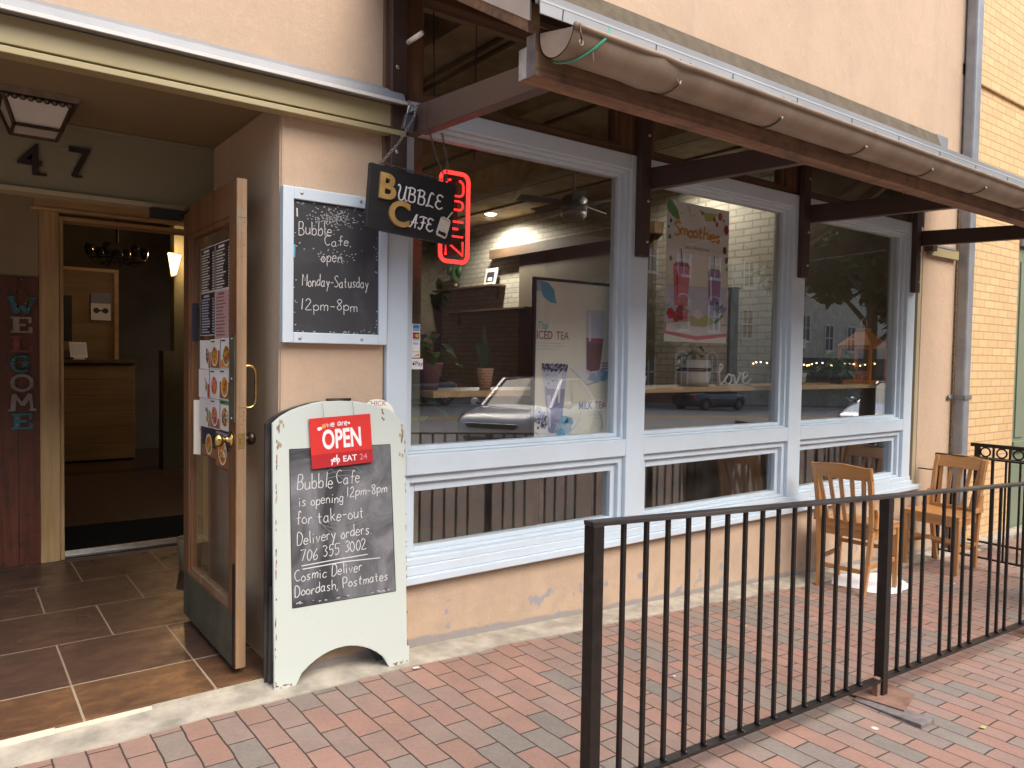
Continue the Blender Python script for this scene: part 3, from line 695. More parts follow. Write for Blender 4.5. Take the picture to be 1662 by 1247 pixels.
# ---- shop windows
FY = 3.08; GY = 3.16
BAYS = [(1.70, 3.126), (3.274, 4.723), (4.874, 6.358)]
ZL0, ZL1, ZU0, ZU1, ZH = .40, .79, .885, 2.42, 2.505
mb = MB(); w = M['white']
mb.box(1.594, FY, .40, 1.70, FY+.15, ZH, w); mb.box(3.126, FY, .40, 3.274, FY+.15, ZH, w)
mb.box(4.723, FY, .40, 4.874, FY+.15, ZH, w); mb.box(6.358, FY, .40, 6.49, FY+.15, ZH, w)
for a, b in BAYS:
    mb.box(a, FY+.0015, ZL1, b, FY+.15, ZU0, w); mb.box(a, FY+.0015, ZU1, b, FY+.15, ZH, w)
mb.build('window_surround', B, .004)
mb = MB()
mb.box(1.595, 3.045, .285, 6.62, 3.12, .322, w); mb.box(1.60, 3.062, .3225, 6.50, 3.14, .366, w); mb.box(1.60, 3.074, .3665, 6.495, 3.15, .3995, w)
mb.build('window_sill', B, .004)
def window(a, b, z0, z1, low):
    mb = MB()
    t1, t2 = (.034, .036) if low else (.022, .028)
    s1, s2 = (.04, .045) if low else (.018, .02)
    b1, b2 = (.016, .022) if low else (.012, .022)
    y1, y2, y3 = FY+.026, FY+.052, GY+.03
    def ringf(x0, x1, q0, q1, wl, wr, wb, wt, ya):
        mb.box(x0, ya, q0, x0+wl, y3, q1, w); mb.box(x1-wr, ya, q0, x1, y3, q1, w)
        mb.box(x0+wl, ya+.0005, q0, x1-wr, y3, q0+wb, w); mb.box(x0+wl, ya+.0005, q1-wt, x1-wr, y3, q1, w)
    ringf(a+.0005, b-.0005, z0+.0005, z1-.0005, t1, t1, b1, s1, y1)
    ringf(a+t1+.001, b-t1-.001, z0+b1+.001, z1-s1-.001, t2, t2, b2, s2, y2)
    o = mb.build('window', B, .003)
    g = MB(); e = t1+t2+.001
    g.box(a+e, GY, z0+b1+b2+.001, b-e, GY+.006, z1-s1-s2-.001, M['glasslow'] if low else M['glass'])
    g.build('pane', o)
for a, b in BAYS:
    window(a, b, ZU0, ZU1, False); window(a, b, ZL0, ZL1, True)
# brown transom lights above the header, up under the awning
TZ0, TZ1 = ZH+.002, 3.045
fw, fx = M['frame_wood'], M['frame_wood_x']
for xa, xb in ((1.594, 1.72), (3.125, 3.275), (4.725, 4.875), (6.40, 6.49)):
    mb = MB(); mb.box(xa, FY+.02, TZ0, xb, FY+.14, TZ1, fw); mb.build('transom_post', B, .003)
for a, b in ((1.72, 3.125), (3.275, 4.725), (4.875, 6.40)):
    mb = MB(); q = .045
    mb.box(a, FY+.03, TZ0, b, FY+.12, TZ0+q, fx); mb.box(a, FY+.03, TZ1-q, b, FY+.12, TZ1, fx)
    mb.box(a, FY+.0305, TZ0+q, a+.06, FY+.12, TZ1-q, fw); mb.box(b-.06, FY+.0305, TZ0+q, b, FY+.12, TZ1-q, fw)
    mb.box(b-.085, FY+.05, TZ0+q, b-.0605, FY+.115, TZ1-q, fw); mb.box(a+.06, FY+.05, TZ0+q, b-.085, FY+.115, TZ0+q+.02, fx)
    o = mb.build('transom_window', B, .002)
    g = MB(); g.box(a+.06, FY+.08, TZ0+q+.02, b-.085, FY+.086, TZ1-q, M['glasslow']); g.build('pane', o)

# ---------------------------------------------------------------- awning
A = thing('awning', (1.6, 3.1, 2.4), 'lean-to metal awning on dark brown brackets over the shop windows', 'awning')
ex0, ex1, ey, ez0, ez1 = 1.487, 6.80, 1.88, 2.417, 2.486
wy, wz = 3.075, 3.195
sl = (wz-ez1)/(wy-ey)
mb = MB()
mb.hexa([(ex0, ey, ez1-.03), (ex1, ey, ez1-.03), (ex1, wy, wz-.03), (ex0, wy, wz-.03)], [(ex0, ey, ez1), (ex1, ey, ez1), (ex1, wy, wz), (ex0, wy, wz)], M['roofmetal'])
mb.hexa([(ex0, ey-.006, ez0), (ex1, ey-.006, ez0), (ex1, ey-.0005, ez0), (ex0, ey-.0005, ez0)], [(ex0, ey-.003, ez0+.038), (ex1, ey-.003, ez0+.038), (ex1, ey-.0005, ez0+.038), (ex0, ey-.0005, ez0+.038)], M['roofmetal'])
mb.hexa([(ex0, ey-.004, ez0+.0385), (ex1, ey-.004, ez0+.0385), (ex1, ey+.02, ez0+.0385), (ex0, ey+.02, ez0+.0385)], [(ex0, ey+.010, ez1+.004), (ex1, ey+.010, ez1+.004), (ex1, ey+.03, ez1+.018), (ex0, ey+.03, ez1+.018)], M['roofmetal'])
roof = mb.build('roof', A)
x = 1.574
while x < 6.7:
    mb = MB(); mb.hexa([(x, ey-.0075, ez0+.001), (x+.004, ey-.0075, ez0+.001), (x+.004, ey-.0062, ez0+.001), (x, ey-.0062, ez0+.001)], [(x+.006, ey-.0048, ez0+.037), (x+.010, ey-.0048, ez0+.037), (x+.010, ey-.0036, ez0+.037), (x+.006, ey-.0036, ez0+.037)], M['blackplastic']); mb.build('seam', roof); x += .43
mb = MB(); mb.hexa([(1.45, 2.99, 3.15), (6.66, 2.99, 3.15), (6.66, 3.099, 3.15), (1.45, 3.099, 3.15)], [(1.45, 3.03, 3.262), (6.66, 3.03, 3.262), (6.66, 3.099, 3.285), (1.45, 3.099, 3.285)], M['moss'])
mb.build('flashing', A)
mb = MB(); mb.box(6.661, 3.03, 3.15, 6.86, 3.099, 3.27, M['flash']); mb.build('flashing_end', A)
def slab(x0, x1, ya, za, yb, zb_, t, m, mb):
    mb.hexa([(x0, ya, za-t), (x1, ya, za-t), (x1, yb, zb_-t), (x0, yb, zb_-t)], [(x0, ya, za), (x1, ya, za), (x1, yb, zb_), (x0, yb, zb_)], m)
zz = lambda y: ez1-.031+sl*(y-ey)
for xa, xb in ((1.500, 1.507), (6.77, 6.777)):
    mb = MB(); slab(xa, xb, 1.945, zz(1.945), 3.07, zz(3.07), .072, M['rakemetal'], mb); mb.build('rake_trim', A)
for xa, xb in ((1.508, 1.56), (6.71, 6.769)):
    mb = MB(); slab(xa, xb, 1.965, zz(1.965)-.012, 3.07, zz(3.07)-.012, .100, M['beam_wood'], mb); mb.build('rake_board', A, .003)
mb = MB(); slab(1.561, 6.709, 1.95, zz(1.95)-.003, 3.07, zz(3.07)-.003, .02, M['soffit_osb'], mb); mb.build('soffit', A)
for y in (2.25, 2.55, 2.85):
    mb = MB(); slab(1.561, 6.709, y, zz(y)-.024, y+.05, zz(y+.05)-.024, .05, M['soffit'], mb); mb.build('batten', A)
for x in (2.35, 3.15, 3.95, 4.75, 5.55, 6.3):
    mb = MB(); slab(x, x+.045, 2.08, zz(2.08)-.0745, 3.07, zz(3.07)-.0745, .05, M['soffit'], mb); mb.build('rafter', A)
mb = MB(); mb.box(1.543, 2.009, 2.268, 6.74, 2.055, 2.372, M['beam_wood']); mb.box(1.541, 2.010, 2.270, 1.5425, 2.054, 2.370, M['endgrain']); mb.build('back_beam', A, .004)
mb = MB(); mb.box(1.537, 1.958, 2.262, 6.745, 2.006, 2.398, M['beam_wood']); mb.box(1.535, 1.959, 2.263, 1.5365, 2.005, 2.397, M['endgrain2'])
mb.build('beam', A, .004)
# gutter: half-round channel with rolled lip, tied up with wire
gx0, gx1, gyc, gzc, gr = 1.546, 6.85, 1.866, 2.378, .086
mb = MB(); n = 16; vs = []; fs = []
xs = rng(gx0, gx1, .10)
dent = lambda x, a: -.012*math.exp(-((x-2.0)/.04)**2)*max(0, math.cos(a-math.radians(205)))+.006*math.exp(-((x-1.95)/.05)**2)
tilt = math.radians(11)
for k, off in enumerate((0, -.004)):
    for x in xs:
        for i in range(n+1):
            a = PI+PI*i/n; q = gr+off+dent(x, a)
            yy, zq = q*math.cos(a), q*math.sin(a)
            vs.append((x, gyc+yy*math.cos(tilt)-zq*math.sin(tilt), gzc+yy*math.sin(tilt)+zq*math.cos(tilt)))
b2 = len(xs)*(n+1); outer = []; inner = []
for j in range(len(xs)-1):
    for i in range(n):
        a = j*(n+1)+i; outer.append((a, a+1, a+n+2, a+n+1)); inner.append((b2+a, b2+a+n+1, b2+a+n+2, b2+a+1))
mb.add(vs, outer, M['gutter'], True); mb.add(vs, inner, M['gutterin'], True)
for e in (0, len(xs)-1):
    mb.add(vs, [(e*(n+1)+i, b2+e*(n+1)+i, b2+e*(n+1)+i+1, e*(n+1)+i+1) for i in range(n)], M['gutterin'])
mb.add([vs[i] for i in range(n+1)], [tuple(range(n+1))], M['gutterin'])
lipy, lipz = gyc-gr*math.cos(tilt), gzc-gr*math.sin(tilt)
mb.tube([(x, lipy-.003+dent(x, PI+.4)*.7, lipz+.004+dent(x, PI+.4)) for x in xs], .010, M['gutter'], 8)
G = mb.build('gutter', A)
for x in [2.066, 2.67, 3.31, 3.94, 4.56, 5.2, 5.85, 6.5]:
    mb = MB(); P = []
    for i in range(13):
        a = PI+math.radians(-6)+math.radians(176)*i/12
        yy, zq = (gr+.005)*math.cos(a), (gr+.005)*math.sin(a)
        P.append((x+.06*(1-i/12)**.7-.06, gyc+yy*math.cos(tilt)-zq*math.sin(tilt), gzc+yy*math.sin(tilt)+zq*math.cos(tilt)))
    j = P[3]
    mb.tube(P[3:], .0032, M['bronze'], 6)
    for dx in (-.028, .028): mb.tube(smooth_path([j, (j[0]+dx*.7, j[1]-.004, (j[2]+lipz)/2+.004), (j[0]+dx, lipy-.007, lipz+.015), (j[0]+dx*1.05, lipy+.02, lipz+.018), (j[0]+dx*1.1, ey-.012, lipz+.055)], 3), .0026, M['wire'], 6)
    mb.sphere((j[0], j[1]-.003, j[2]), .006, M['wire'], 5)
    mb.build('gutter_strap', G)
mb = MB(); P = []
for i in range(12):
    a = PI+math.radians(-4)+math.radians(115)*i/11; q = gr+.005
    yy, zq = q*math.cos(a), q*math.sin(a)
    P.append((1.575+.105*(1-i/11)**1.5, gyc+yy*math.cos(tilt)-zq*math.sin(tilt), gzc+yy*math.sin(tilt)+zq*math.cos(tilt)))
mb.tube([(P[0][0]+.01, lipy-.005, lipz+.028)]+P, .0033, M['greenwire'], 6)
mb.tube([(P[0][0]+.014, lipy-.001, lipz+.028)]+[(p[0]+.005, p[1]-.001, p[2]) for p in P[:5]], .003, M['greenwire'], 6)
mb.tube([P[4], (P[4][0]+.013, P[4][1]-.004, P[4][2]+.011), (P[4][0]+.018, P[4][1]-.006, P[4][2]-.027)], .002, M['wire'], 5)
mb.tube([(1.558, lipy-.011, lipz+.009), (1.562, lipy-.014, lipz-.026), (1.566, lipy-.013, lipz-.043)], .0026, M['bronze'], 5)
mb.torus((1.566, lipy-.011, lipz-.048), .008, .0018, M['wire'], 'Y', 10, 5)
mb.build('gutter_tie', G)
# brackets: an upright bolted to the frame and an arm out to the beam
UY = 3.036
for k, x in enumerate((1.622, 3.198, 4.81, 6.43)):
    mb = MB(); m = M['brownarm'] if k == 0 else M['brown']
    mb.box(x-.040, UY, 1.932, x+.040, 3.078, 3.0, M['brown'])
    if k == 0: mb.box(x-.055, 3.0785, 2.12, x+.040, 3.0995, 3.05, M['frame_wood'])
    o = mb.build('bracket_upright', A, .004)
    ax0, ax1 = x+.0405, x+.0955
    mb = MB(); ys = 2.955 if k == 0 else 3.07
    mb.hexa([(ax0, 2.0555, 2.285), (ax1, 2.0555, 2.285), (ax1, ys, 2.322), (ax0, ys, 2.322)], [(ax0, 2.0555, 2.386), (ax1, 2.0555, 2.386), (ax1, ys, 2.445), (ax0, ys, 2.445)], m)
    mb.build('bracket_arm', A, .003)
    if k == 0: mb = MB(); mb.hexa([(ax0-.0015, 2.86, 2.318), (ax0-.0003, 2.86, 2.318), (ax0-.0003, 2.95, 2.3225), (ax0-.0015, 2.95, 2.3225)], [(ax0-.0015, 2.86, 2.437), (ax0-.0003, 2.86, 2.437), (ax0-.0003, 2.95, 2.4435), (ax0-.0015, 2.95, 2.4435)], m); mb.box(ax0+.002, 2.9555, 2.335, ax1-.002, 3.06, 2.43, M['brown']); mb.build('arm_plate', A)
    for z in (2.02, 2.25, 2.62):
        b_ = MB(); b_.sphere((x+(.018 if k else -.012), UY-.001, z), .010, M['bolt'], 6, (1, .5, 1)); b_.build('bolt', o)
mb = MB(); mb.tube([(1.66, 3.05, 2.74), (1.665, 2.92, 2.745)], .011, M['cream_paper'], 10); mb.build('conduit_stub', A)

# small grey painted band on the right pier
mb = MB(); mb.box(6.70, 3.06, 2.27, 7.22, 3.099, 2.345, M['beige']); mb.box(6.66, 3.03, 2.30, 6.74, 3.099, 2.42, M['brown']); mb.box(6.70, 3.055, 2.346, 7.15, 3.099, 2.365, M['flash']); mb.build('pier_band', B)
# downspout
DS = thing('downspout', (7.32, 3.0, 0), 'tall grey square downspout at the corner of the stucco wall', 'downspout')
mb = MB(); mb.box(7.262, 2.99, -.32, 7.385, 3.09, 6.4, M['galv']); mb.build('pipe', DS, .018)
mb = MB(); mb.box(7.16, 3.082, 1.03, 7.261, 3.0895, 1.07, M['galvdark']); mb.box(7.253, 2.981, 1.03, 7.394, 2.989, 1.07, M['galvdark']); mb.box(7.253, 2.99, 1.03, 7.261, 3.0815, 1.07, M['galvdark']); mb.box(7.386, 2.99, 1.03, 7.394, 3.0895, 1.07, M['galvdark'])
mb.sphere((7.175, 3.08, 1.05), .008, M['bolt'], 5); mb.build('strap', DS, .002)
# yellow brick neighbour
N = thing('neighbour_building', (8.0, 3.12, 0), 'yellow brick building beside the stucco wall with sage green shopfront trim', 'building')
mb = MB(); mb.box(7.251, 3.125, -.8, 8.72, 3.6, 7.5, M['ybrick']); mb.box(8.72, 3.125, 2.62, 14, 3.6, 7.5, M['ybrick']); mb.build('wall', N)
mb = MB(); mb.box(7.251, 3.10, 3.92, 14, 3.124, 4.02, M['ybrick']); mb.build('brick_band', N)
mb = MB(); g = M['neighgreen']; mb.box(8.721, 3.14, -.8, 9.35, 3.3, 2.55, g); mb.box(8.80, 3.125, .60, 9.0, 3.139, 2.40, g); mb.box(8.74, 3.11, .45, 12, 3.139, .56, g); mb.box(9.351, 3.17, -.8, 12, 3.3, .45, g); mb.box(8.721, 3.10, 2.551, 14, 3.3, 2.619, M['galvdark']); mb.box(10.6, 3.14, .56, 10.75, 3.3, 2.55, g)
for x in (9.0, 9.8, 10.9): mb.box(x, 3.15, -.3, x+.06, 3.169, .4, g)
sf = mb.build('shopfront_frame', N, .004)
mb = MB(); mb.box(9.35, 3.22, .56, 12, 3.226, 2.55, M['glasslow']); mb.box(8.7, 4.2, -.8, 13, 4.3, 3, M['interior_wall']); mb.build('pane', sf)
mb = MB(); mb.box(7.26, 2.98, -.6, 14, 3.12, -.33, M['concrete']); mb.build('plinth', N)
# ---------------------------------------------------------------- A-frame sign
P0 = Vector((1.062, 3.010, -.030)); ux = Vector((0.99680, -0.07900, -0.01177)); nz = Vector((0.01555, 0.04741, 0.99875)); ny = nz.cross(ux)
MA = Matrix(((ux.x, ny.x, nz.x, P0.x), (ux.y, ny.y, nz.y, P0.y), (ux.z, ny.z, nz.z, P0.z), (0, 0, 0, 1)))
T = thing('sandwich_board', P0, 'white arched sandwich board leaning by the door with chalk opening hours', 'sandwich board')
out = [(0, 0), (.085, -.004)]+[(.085+.42*i/14, .128*math.sin(PI*i/14)**.62) for i in range(1, 14)]+[(.505, -.002), (.60, 0), (.602, .076), (.590, .08), (.574, 1.077), (.573, 1.083), (.560, 1.085), (.548, 1.107), (.525, 1.127), (.50, 1.145), (.412, 1.168), (.35, 1.18), (.271, 1.184), (.20, 1.181), (.16, 1.175), (.10, 1.158), (.06, 1.143), (.02, 1.12), (-.012, 1.092)]
mb = MB(MA); mb.prism(out, 0, .019, M['mint']); mb.build('front_panel', T, .003)
M['scuff'] = plain('bare_scuffed_wood', (.36, .29, .20), .8); M['scuffred'] = plain('old_red_underpaint', (.22, .05, .04), .8)
mb = MB(MA); rr = random.Random(21)
def scuff(x, z, sx, sz, m, y=-.0011):
    mb.plate([(x+sx*math.cos(a)*rr.uniform(.45, 1), z+sz*math.sin(a)*rr.uniform(.45, 1)) for a in [2*PI*q/11 for q in range(11)]], y, M[m])
for k in range(12): scuff(.006+abs(rr.gauss(0, .012)), rr.uniform(.99, 1.10), .006, .012, 'scuff')
for k in range(12): scuff(.566-abs(rr.gauss(0, .010)), rr.uniform(.93, 1.07), .006, .013, 'scuff')
for k in range(26): scuff(.004+rr.uniform(0, .004), rr.uniform(.02, 1.05), .0028, rr.uniform(.006, .02), rr.choice(('scuff', 'scuffred', 'blackedge')))
for k in range(22): scuff(.594-.018*(zq := rr.uniform(.08, 1.0)), zq, .0026, rr.uniform(.005, .016), rr.choice(('scuff', 'scuffred')))
for k in range(16): scuff(rr.uniform(.01, .08) if k % 2 else rr.uniform(.52, .59), .004+rr.uniform(0, .012), .007, .004, rr.choice(('scuff', 'scuffred')))
for k in range(30): scuff(rr.uniform(.05, .55), rr.uniform(.14, .31), rr.uniform(.001, .006), rr.uniform(.0008, .002), 'chalkmid')
for k in range(5): scuff(.47+rr.gauss(0, .006), 1.118+rr.gauss(0, .012), .005, .006, 'scuffred')
mb.build('scuff_marks', T)
cb = [(.058, .983), (.073, .326), (.533, .333), (.505, .988)]
mb = MB(MA); mb.plate(cb, -.0006, M['boardsmear'])
for a, b in zip(cb, cb[1:]+cb[:1]): mb.ribbon([a, b], .004, -.0009, M['blackedge'])
slp = .035
hand = [('Bubble', .092, .815, .062, 0), ('Cafe', .262, .828, .055, 0), ('is opening', .098, .745, .045, .02), ('12pm-8pm', .305, .768, .042, .06), ('for take-out', .088, .668, .055, .02), ('Delivery orders.', .092, .584, .050, .05), ('706 355 3002', .105, .512, .046, .09), ('Cosmic Deliver', .084, .432, .046, .04), ('Doordash, Postmates', .084, .370, .044, .05)]
fit = {'Bubble': .150, 'Cafe': .100, 'is opening': .19, '12pm-8pm': .185, 'for take-out': .29, 'Delivery orders.': .325, '706 355 3002': .29, 'Cosmic Deliver': .29, 'Doordash, Postmates': .41}
def handfit(mb, s, x, z, h, slope, width, w, y, m):
    pl = strokes(s, x, z, h, 0); mx = max(p[0] for q in pl for p in q)-x
    k = width/mx
    for q in pl: mb.ribbon([(x+(p[0]-x)*k, p[1]+(p[0]-x)*k*slope) for p in q], w, y, m)
for s, x, z, h, sl_ in hand: handfit(mb, s, x, z, h, sl_, fit[s], (.0031), -.0012, M['chalk'])
mb.ribbon([(.11, .496), (.25, .505), (.40, .512)], .004, -.0012, M['chalk']); mb.ribbon([(.115, .482), (.3, .492), (.46, .490)], .004, -.0012, M['chalk'])
rr = random.Random(4)
for k in range(3): mb.ribbon([(.29+(.13+.02*k)*math.cos(a*.35+k)*(1+.04*math.sin(a)), .76+(.15-.01*k)*math.sin(a*.35+k)*(1-.1*k)) for a in range(0, 19)], .003, -.0008, M['chalkfaint'])
mb.ribbon(smooth_path([(.12, .94), (.2, .92), (.3, .84), (.42, .80), (.47, .86), (.45, .93)], 6), .003, -.0008, M['chalkfaint'])
for k in range(26):
    x = rr.uniform(.08, .52); mb.ribbon([(x, .338+rr.random()*.012), (x+rr.uniform(.004, .02), .338+rr.random()*.014)], .005, -.0011, M['blackedge'] if k % 2 else M['chalkmid'])
mb.build('chalkboard', T)
# back panel, seen edge-on at the left, and the hinge
MBk = Matrix.Translation((-.018, .062, 0)) @ MA
tilt_b = MA @ Matrix.Translation((-.022, .075, 0)) @ Matrix.Rotation(math.radians(2.7), 4, 'X')
mb = MB(tilt_b); mb.prism([(p[0]*1.0+.0, p[1] if p[1] > .2 else p[1]) for p in out], 0, .019, M['blackedge']); mb.box(.01, -.03, .02, .035, -.001, .42, M['blackedge']); mb.box(.555, -.03, .08, .58, -.001, .42, M['blackedge']); mb.build('back_panel', T, .003)
mb = MB(MA); mb.tube([(.217, .012, 1.188), (.327, .012, 1.190)], .006, M['bronze'], 8); mb.box(.225, .002, 1.17, .32, .018, 1.187, M['bronze']); mb.build('hinge', T)
mb = MB(MA @ Matrix.Translation((0, .028, 0))); mb.prism([(.455+.085*math.cos(a*PI/14), 1.115+.075*math.sin(a*PI/14)) for a in range(-2, 17)], 0, .004, M['cream_paper'])
mb.text('CHICK', .032, .40, 1.160, -.001, M['mauve_text'], shear=.1)
tag(mb.build('paper_disc', at=MA @ Vector((.455, .03, 1.115))), 'round cream card with brown lettering stuck behind the sandwich board', 'card')
# red OPEN sign hung on it
q = [Vector((.141, 0, 1.107)), Vector((.410, 0, 1.128)), Vector((.431, 0, .921)), Vector((.159, 0, .894))]
ang = math.atan2(.021, .269)
MO = MA @ Matrix.Translation((.150, -.012, .897)) @ Matrix.Rotation(-math.radians(3.8), 4, 'Y')
T2 = thing('open_sign', MO @ Vector((0, 0, 0)), 'small red we are open sign hung over the sandwich board chalk panel', 'sign')
mb = MB(MO); mb.box(0, 0, 0, .271, .005, .212, M['red']); mb.box(.0, -.0008, .0, .271, -.0001, .058, M['darkred'])
mb.text('OPEN', .112, .050, .080, -.0012, M['signwhite'], bold=.03, sx=.60)
for s in strokes('we are', .075, .172, .030, .0, 1.6, .01, .9): mb.ribbon(s, .0042, -.0012, M['signwhite'])
mb.text('EAT', .036, .135, .017, -.0014, M['signwhite'], bold=.014); mb.text('24', .036, .210, .017, -.0014, M['pinkpr'], bold=.01)
for s in strokes('yelp', .083, .020, .028, 0, 1.4, .01, .75): mb.ribbon(s, .005, -.0014, M['signwhite'])
mb.disc(.062, .176, .010, -.0011, M['orange']); mb.disc(.040, .166, .008, -.0011, M['signwhite']); mb.disc(.048, .168, .006, -.0012, M['signwhite']); mb.disc(.172, .180, .005, -.0011, M['signwhite'])
mb.build('plate', T2)
mb = MB(MO)
for x in (.062, .195): mb.tube([(x, -.001, .208), (x+.002, -.002, .245), (x+.002, .016, .282)], .0012, M['chalkmid'], 5)
mb.build('hanging_string', T2)
# wall chalkboard
T = thing('wall_chalkboard', (1.34, 3.08, 1.39), 'white framed chalkboard with opening hours screwed to the stucco pillar', 'chalkboard')
mb = MB(); x0, x1, z0, z1 = 1.106, 1.582, 1.393, 2.035; fwid = .046
mb.box(x0, 3.058, z0, x0+fwid, 3.098, z1, M['white']); mb.box(x1-fwid+.006, 3.058, z0, x1, 3.098, z1, M['white'])
mb.box(x0+fwid, 3.0585, z0, x1-fwid+.006, 3.098, z0+.044, M['white']); mb.box(x0+fwid, 3.0585, z1-.05, x1-fwid+.006, 3.098, z1, M['white'])
mb.build('frame', T, .003)
mb = MB()
for x, z in ((1.185, 2.012), (1.18, 1.412), (1.46, 1.414), (1.45, 2.012)): mb.sphere((x, 3.0578, z), .007, M['bolt'], 6, (1, .5, 1))
mb.build('screw', T)
mb = MB(); bx0, bx1, bz0, bz1 = x0+fwid, x1-fwid+.006, z0+.044, z1-.05
mb.box(bx0, 3.070, bz0, bx1, 3.098, bz1, M['board'])
yb = 3.0688
for s, x, z, h, wd, sl_ in (('Bubble:', 1.177, 1.842, .055, .155, .05), ('Cafe', 1.292, 1.808, .042, .105, .06), ('open', 1.276, 1.736, .048, .092, .08), ('Monday-Satusday', 1.193, 1.632, .048, .300, .03), ('12pm-8pm', 1.186, 1.532, .046, .255, .02)):
    handfit(mb, s, x, z, h, sl_, wd, .0033, yb, M['chalk'])
rr = random.Random(9)
for k in range(330):                                  # rubbed speckle at the top and the edges
    if k < 190: x = rr.gauss(1.33, .055); z = rr.gauss(1.925, .022)
    elif k < 230: x = rr.gauss(1.33, .05); z = rr.gauss(1.775, .02)
    else:
        s = rr.choice('LRBT'); x = rr.uniform(bx0, bx1); z = rr.uniform(bz0, bz1)
        if s == 'L': x = bx0+abs(rr.gauss(0, .009))
        if s == 'R': x = bx1-abs(rr.gauss(0, .009))
        if s == 'B': z = bz0+abs(rr.gauss(0, .007))
        if s == 'T': z = bz1-abs(rr.gauss(0, .012))
    if bx0+.004 < x < bx1-.004 and bz0+.004 < z < bz1-.004: mb.ribbon([(x-.003, z-.001), (x+rr.uniform(.001, .004), z+rr.uniform(-.003, .003))], rr.uniform(.002, .0055), yb, M['chalkmid'])
mb.ribbon([(1.168, 1.95), (1.17, 1.915)], .005, yb, M['chalk']); mb.ribbon([(1.157, 1.80), (1.158, 1.75)], .010, yb, M['bluepr'])
mb.build('board', T)

# ---------------------------------------------------------------- hanging sign
yS = 2.90; q_ = 2.90/2.97; A2 = lambda x, y, z: Vector((x*q_, y*q_, 1.35+(z-1.35)*q_)); tl = math.radians(4.1)
MS = Matrix.Translation((1.432*q_, yS, 1.35+.539*q_)) @ Matrix.Rotation(math.radians(1.5), 4, 'Z') @ Matrix.Rotation(tl, 4, 'Y') @ Matrix.Scale(q_, 4)
T = thing('hanging_sign', (1.60, yS, 1.87), 'black wooden bubble cafe sign hanging on chains in front of the neon', 'sign')
mb = MB(MS); SW, SH = .436, .278; mb.box(0, 0, 0, SW, .024, SH, M['black']); mb.build('board', T, .003)
for ch, x_, z_ in (('B', .040, .140), ('C', .098, .036)):
    mb = MB(MS); mb.text(ch, .150, x_, z_, -.006, M['gold'], ext=.012, bold=.028); mb.build('big_letter', T, 0)
SG = {'U': "0,9 1,10 2,8 1,3 2,0 5,1 7,10|7,10 6,3 7,0 8,.5", 'B': "2.2,10 1,0|0,9 3,10 6,9 5,6 2,5.5|2,5.5 6,5 6,1 3,0 1,1", 'L': "6,9 4,10 2.5,7 1.5,2 0,0 3,.8 6,0",
      'E': "6,9 3,10 1,8 2,6 4,5.5|4,5.5 1,5 0,2 3,0 6,1.5", 'A': "-1,1.5 1,.5 4,6 6,10 7,10|6.2,10 5.2,0|1.5,4 7.5,4.2", 'F': "1,9 4,10 8,9.4|5,9.6 4,3 2,0 0,1.2|2.5,5.2 7,5.6"}
def script(s, x, z, h, w):
    k = h/10; cx = x
    for ch in s:
        mb = MB(MS)
        for pl in SG[ch].split('|'):
            P = smooth_path([tuple(float(q) for q in p.split(',')) for p in pl.split(' ')], 5)
            mb.tube([(cx+p[0]*k*.95, -.003, z+p[1]*k) for p in P], w, M['letterwhite'], 6)
        mb.build('small_letter', T); cx += k*7.7
script('UBBLE', .137, .149, .064, .0037); script('AFE', .206, .040, .058, .0037)
mb = MB(MS); cxu, czu = .372, .025
Rt = MS @ Matrix.Translation((.372, 0, .026)) @ Matrix.Rotation(math.radians(14), 4, 'Y')
mb.M = Rt; mb.prism([(-.022, .0), (-.028, .012), (-.026, .085), (-.018, .092), (.018, .092), (.026, .085), (.028, .012), (.022, 0)], -.008, -.0005, M['cream'])
mb.ribbon([(-.026, .083), (.026, .083)], .004, -.0085, M['gold']); mb.prism([(-.020, .008), (-.020, .024), (-.006, .022), (.006, .025), (.020, .023), (.020, .008)], -.0095, -.0082, M['black'])
mb.bar((.006, -.004, .092), (.022, -.004, .132), .008, .004, M['cream']); mb.build('cup_motif', T)
def chainlinks(mb, pts, m, size=.017, wire=.0019):
    P = [Vector(p) for p in pts]; L = sum((P[i+1]-P[i]).length for i in range(len(P)-1)); n = max(2, int(L/(size*.78)))
    for k in range(n):
        d = L*(k+.5)/n; i = 0
        while i < len(P)-2 and d > (P[i+1]-P[i]).length: d -= (P[i+1]-P[i]).length; i += 1
        t = (P[i+1]-P[i]).normalized(); c = P[i]+t*d
        s = t.cross(Vector((0, 1, 0)) if k % 2 else Vector((1, .3, .2))).normalized()
        mb.tube([c+t*(size/2*math.cos(a))+s*(size*.28*math.sin(a)) for a in [2*PI*q/8 for q in range(8)]], wire, m, 5, closed=True)
mb = MB()
hookL = MS @ Vector((.055, .012, SH+.012)); hookR = MS @ Vector((SW-.045, .012, SH+.012))
top1 = A2(1.665, 2.985, 2.40); top2 = A2(1.74, 2.975, 2.345)
chainlinks(mb, [hookL, hookL.lerp(top1, .5)+Vector((.006, 0, -.012)), top1, top1+Vector((.02, .0, .065))], M['chainpale'])
chainlinks(mb, [hookR, hookR.lerp(top2, .5)+Vector((-.004, 0, -.014)), top2], M['chain']); chainlinks(mb, [hookR, hookR.lerp(top2, .5)+Vector((.03, -.03, -.03)), top2+Vector((.045, -.03, 0))], M['chain'])
chainlinks(mb, [hookL, hookL.lerp(hookR, .5)+Vector((0, -.004, -.003)), hookR], M['chain'])
for h in (hookL, hookR): mb.torus(h+Vector((0, 0, -.002)), .009, .0025, M['chainpale'], 'Y', 10, 5)
mb.build('chain', T)
T = thing('padlock', (1.614, 2.955, 2.36), 'dark grey padlock holding the sign chain at the first awning bracket', 'padlock')
